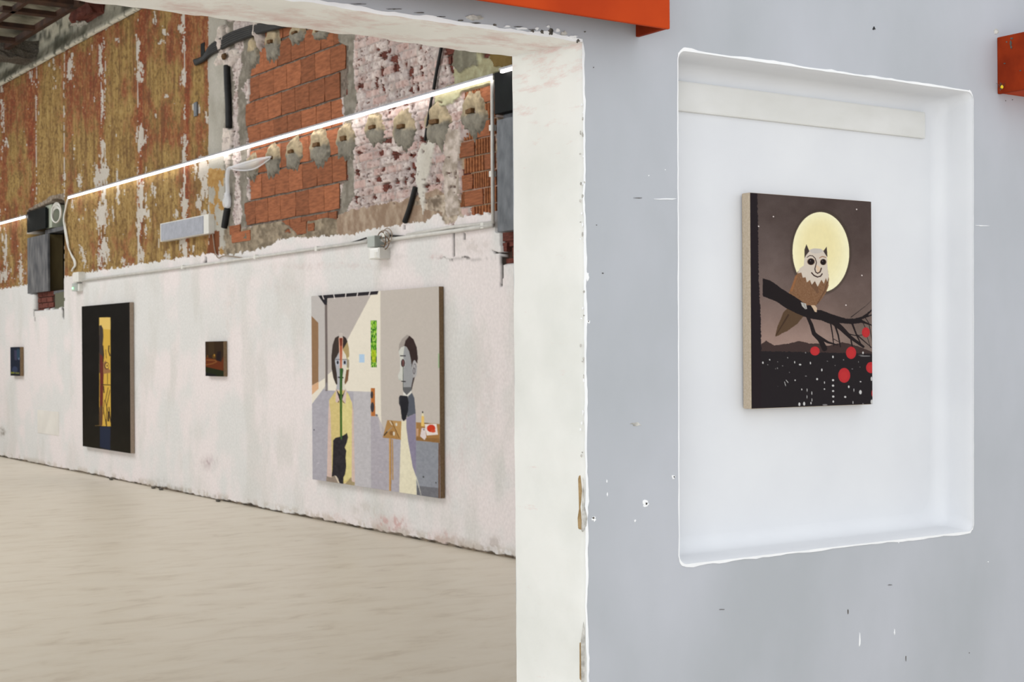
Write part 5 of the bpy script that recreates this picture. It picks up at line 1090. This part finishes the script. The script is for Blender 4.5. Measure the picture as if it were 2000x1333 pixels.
# ---- roof steel at the top left -------------------------------------------------
ZR = 5.60
def rf(x, y): return hit(x, y, 2, ZR)
ra0, ra1 = rf(34, 81), rf(135, 13); rb0, rb1 = rf(0, 38), rf(47, 3)
og = (float(ra0[0]), float(ra0[1]), ZR); e_ = empty('roof_lattice', og, 'rusty ladder-like steel lattice under the roof at the top left corner', 'lattice')
xa = (ra0[0] + ra1[0]) / 2; xb = (rb0[0] + rb1[0]) / 2
y_near = ra1[1] - .4; y_far = ra0[1] + 3.5
boxmesh('rail', (xa - .035, y_near, ZR - .04), (xa + .035, y_far, ZR + .04), 'rust', e_, og, bevel=.004)
boxmesh('rail', (xb - .03, y_near - .1, ZR - .03), (xb + .03, y_far, ZR + .03), 'rust', e_, og, bevel=.004)
for (x0, y0) in ((60, 23.5), (30, 51), (10, 77), (-25, 103)):
    p_ = rf(x0, y0); boxmesh('rung', (xb - .14, p_[1] - .07, ZR - .03), (xa + .03, p_[1] + .07, ZR + .025), 'rust', e_, og, bevel=.004)
p_ = rf(85, 3); boxmesh('cross_beam', (xb - .9, p_[1] - .12, ZR - .02), (xa + .05, p_[1] + .12, ZR + .10), 'rust', e_, og, bevel=.004)
# masonry corbels
def lump(name, lo, hi, mat, label, seed):
    rs_ = random.Random(seed); bm = bmesh.new(); bmesh.ops.create_cube(bm, size=1); bmesh.ops.subdivide_edges(bm, edges=bm.edges[:], cuts=5, use_grid_fill=True)
    a_, b_ = np.array(lo), np.array(hi)
    for v in bm.verts:
        v.co = Vector([v.co[i] * (b_ - a_)[i] + rs_.uniform(-.018, .018) for i in range(3)])
    me = bpy.data.meshes.new(name); bm.to_mesh(me); bm.free(); me.materials.append(MT[mat]); o = link(name, me, None, tuple((a_ + b_) / 2)); return tag(o, label, 'masonry')
q0 = wl(36, 112, .3); q1 = wl(36, 84, .3)
lump('masonry_corbel', (XB - .62, q0[1], q0[2]), (XB - .02, q0[1] + .5, q1[2] + .05), 'pit', 'dark sooty masonry corbel under the roof lattice at the left edge', 1)
q0 = wl(190, 24, .12); q1 = wl(152, 5, .12)
lump('masonry_corbel', (XB - .22, q0[1], q0[2]), (XB - .02, q1[1], q0[2] + .25), 'redbrick', 'reddish broken masonry stub at the top of the wall near the lattice end', 2)
q0 = wl(160, 44, .12); lump('masonry_corbel', (XB - .18, q0[1], q0[2]), (XB - .02, q0[1] + .22, q0[2] + .2), 'crumb', 'small pale plaster knob below the reddish masonry stub', 3)
# debris along the foot of the wall
for i, (px, py) in enumerate([(222, 940), (305, 960), (432, 985), (320, 958)]):
    p_ = wl(px, py, .05); p_[2] = 0; r_ = random.Random(i); bm = bmesh.new(); bmesh.ops.create_icosphere(bm, subdivisions=2, radius=.03)
    for v in bm.verts: v.co = Vector((v.co.x * .8, v.co.y * r_.uniform(1.0, 1.5), v.co.z * .5 + .012)) * r_.uniform(.8, 1.15)
    me = bpy.data.meshes.new('plaster_lump'); bm.to_mesh(me); bm.free(); me.materials.append(MT['pit']); o = link('plaster_lump', me, None, tuple(p_ + np.array([-.03, 0, 0.0])))
    tag(o, 'crumb of broken plaster at the wall foot, ' + ['nearest the tall black painting', 'second from the tall black painting', 'nearest the large two-figure painting', 'third from the tall black painting'][i], 'debris', 'plaster crumbs at the foot of the wall')
print('red bricks', nred, 'blocks', bi)
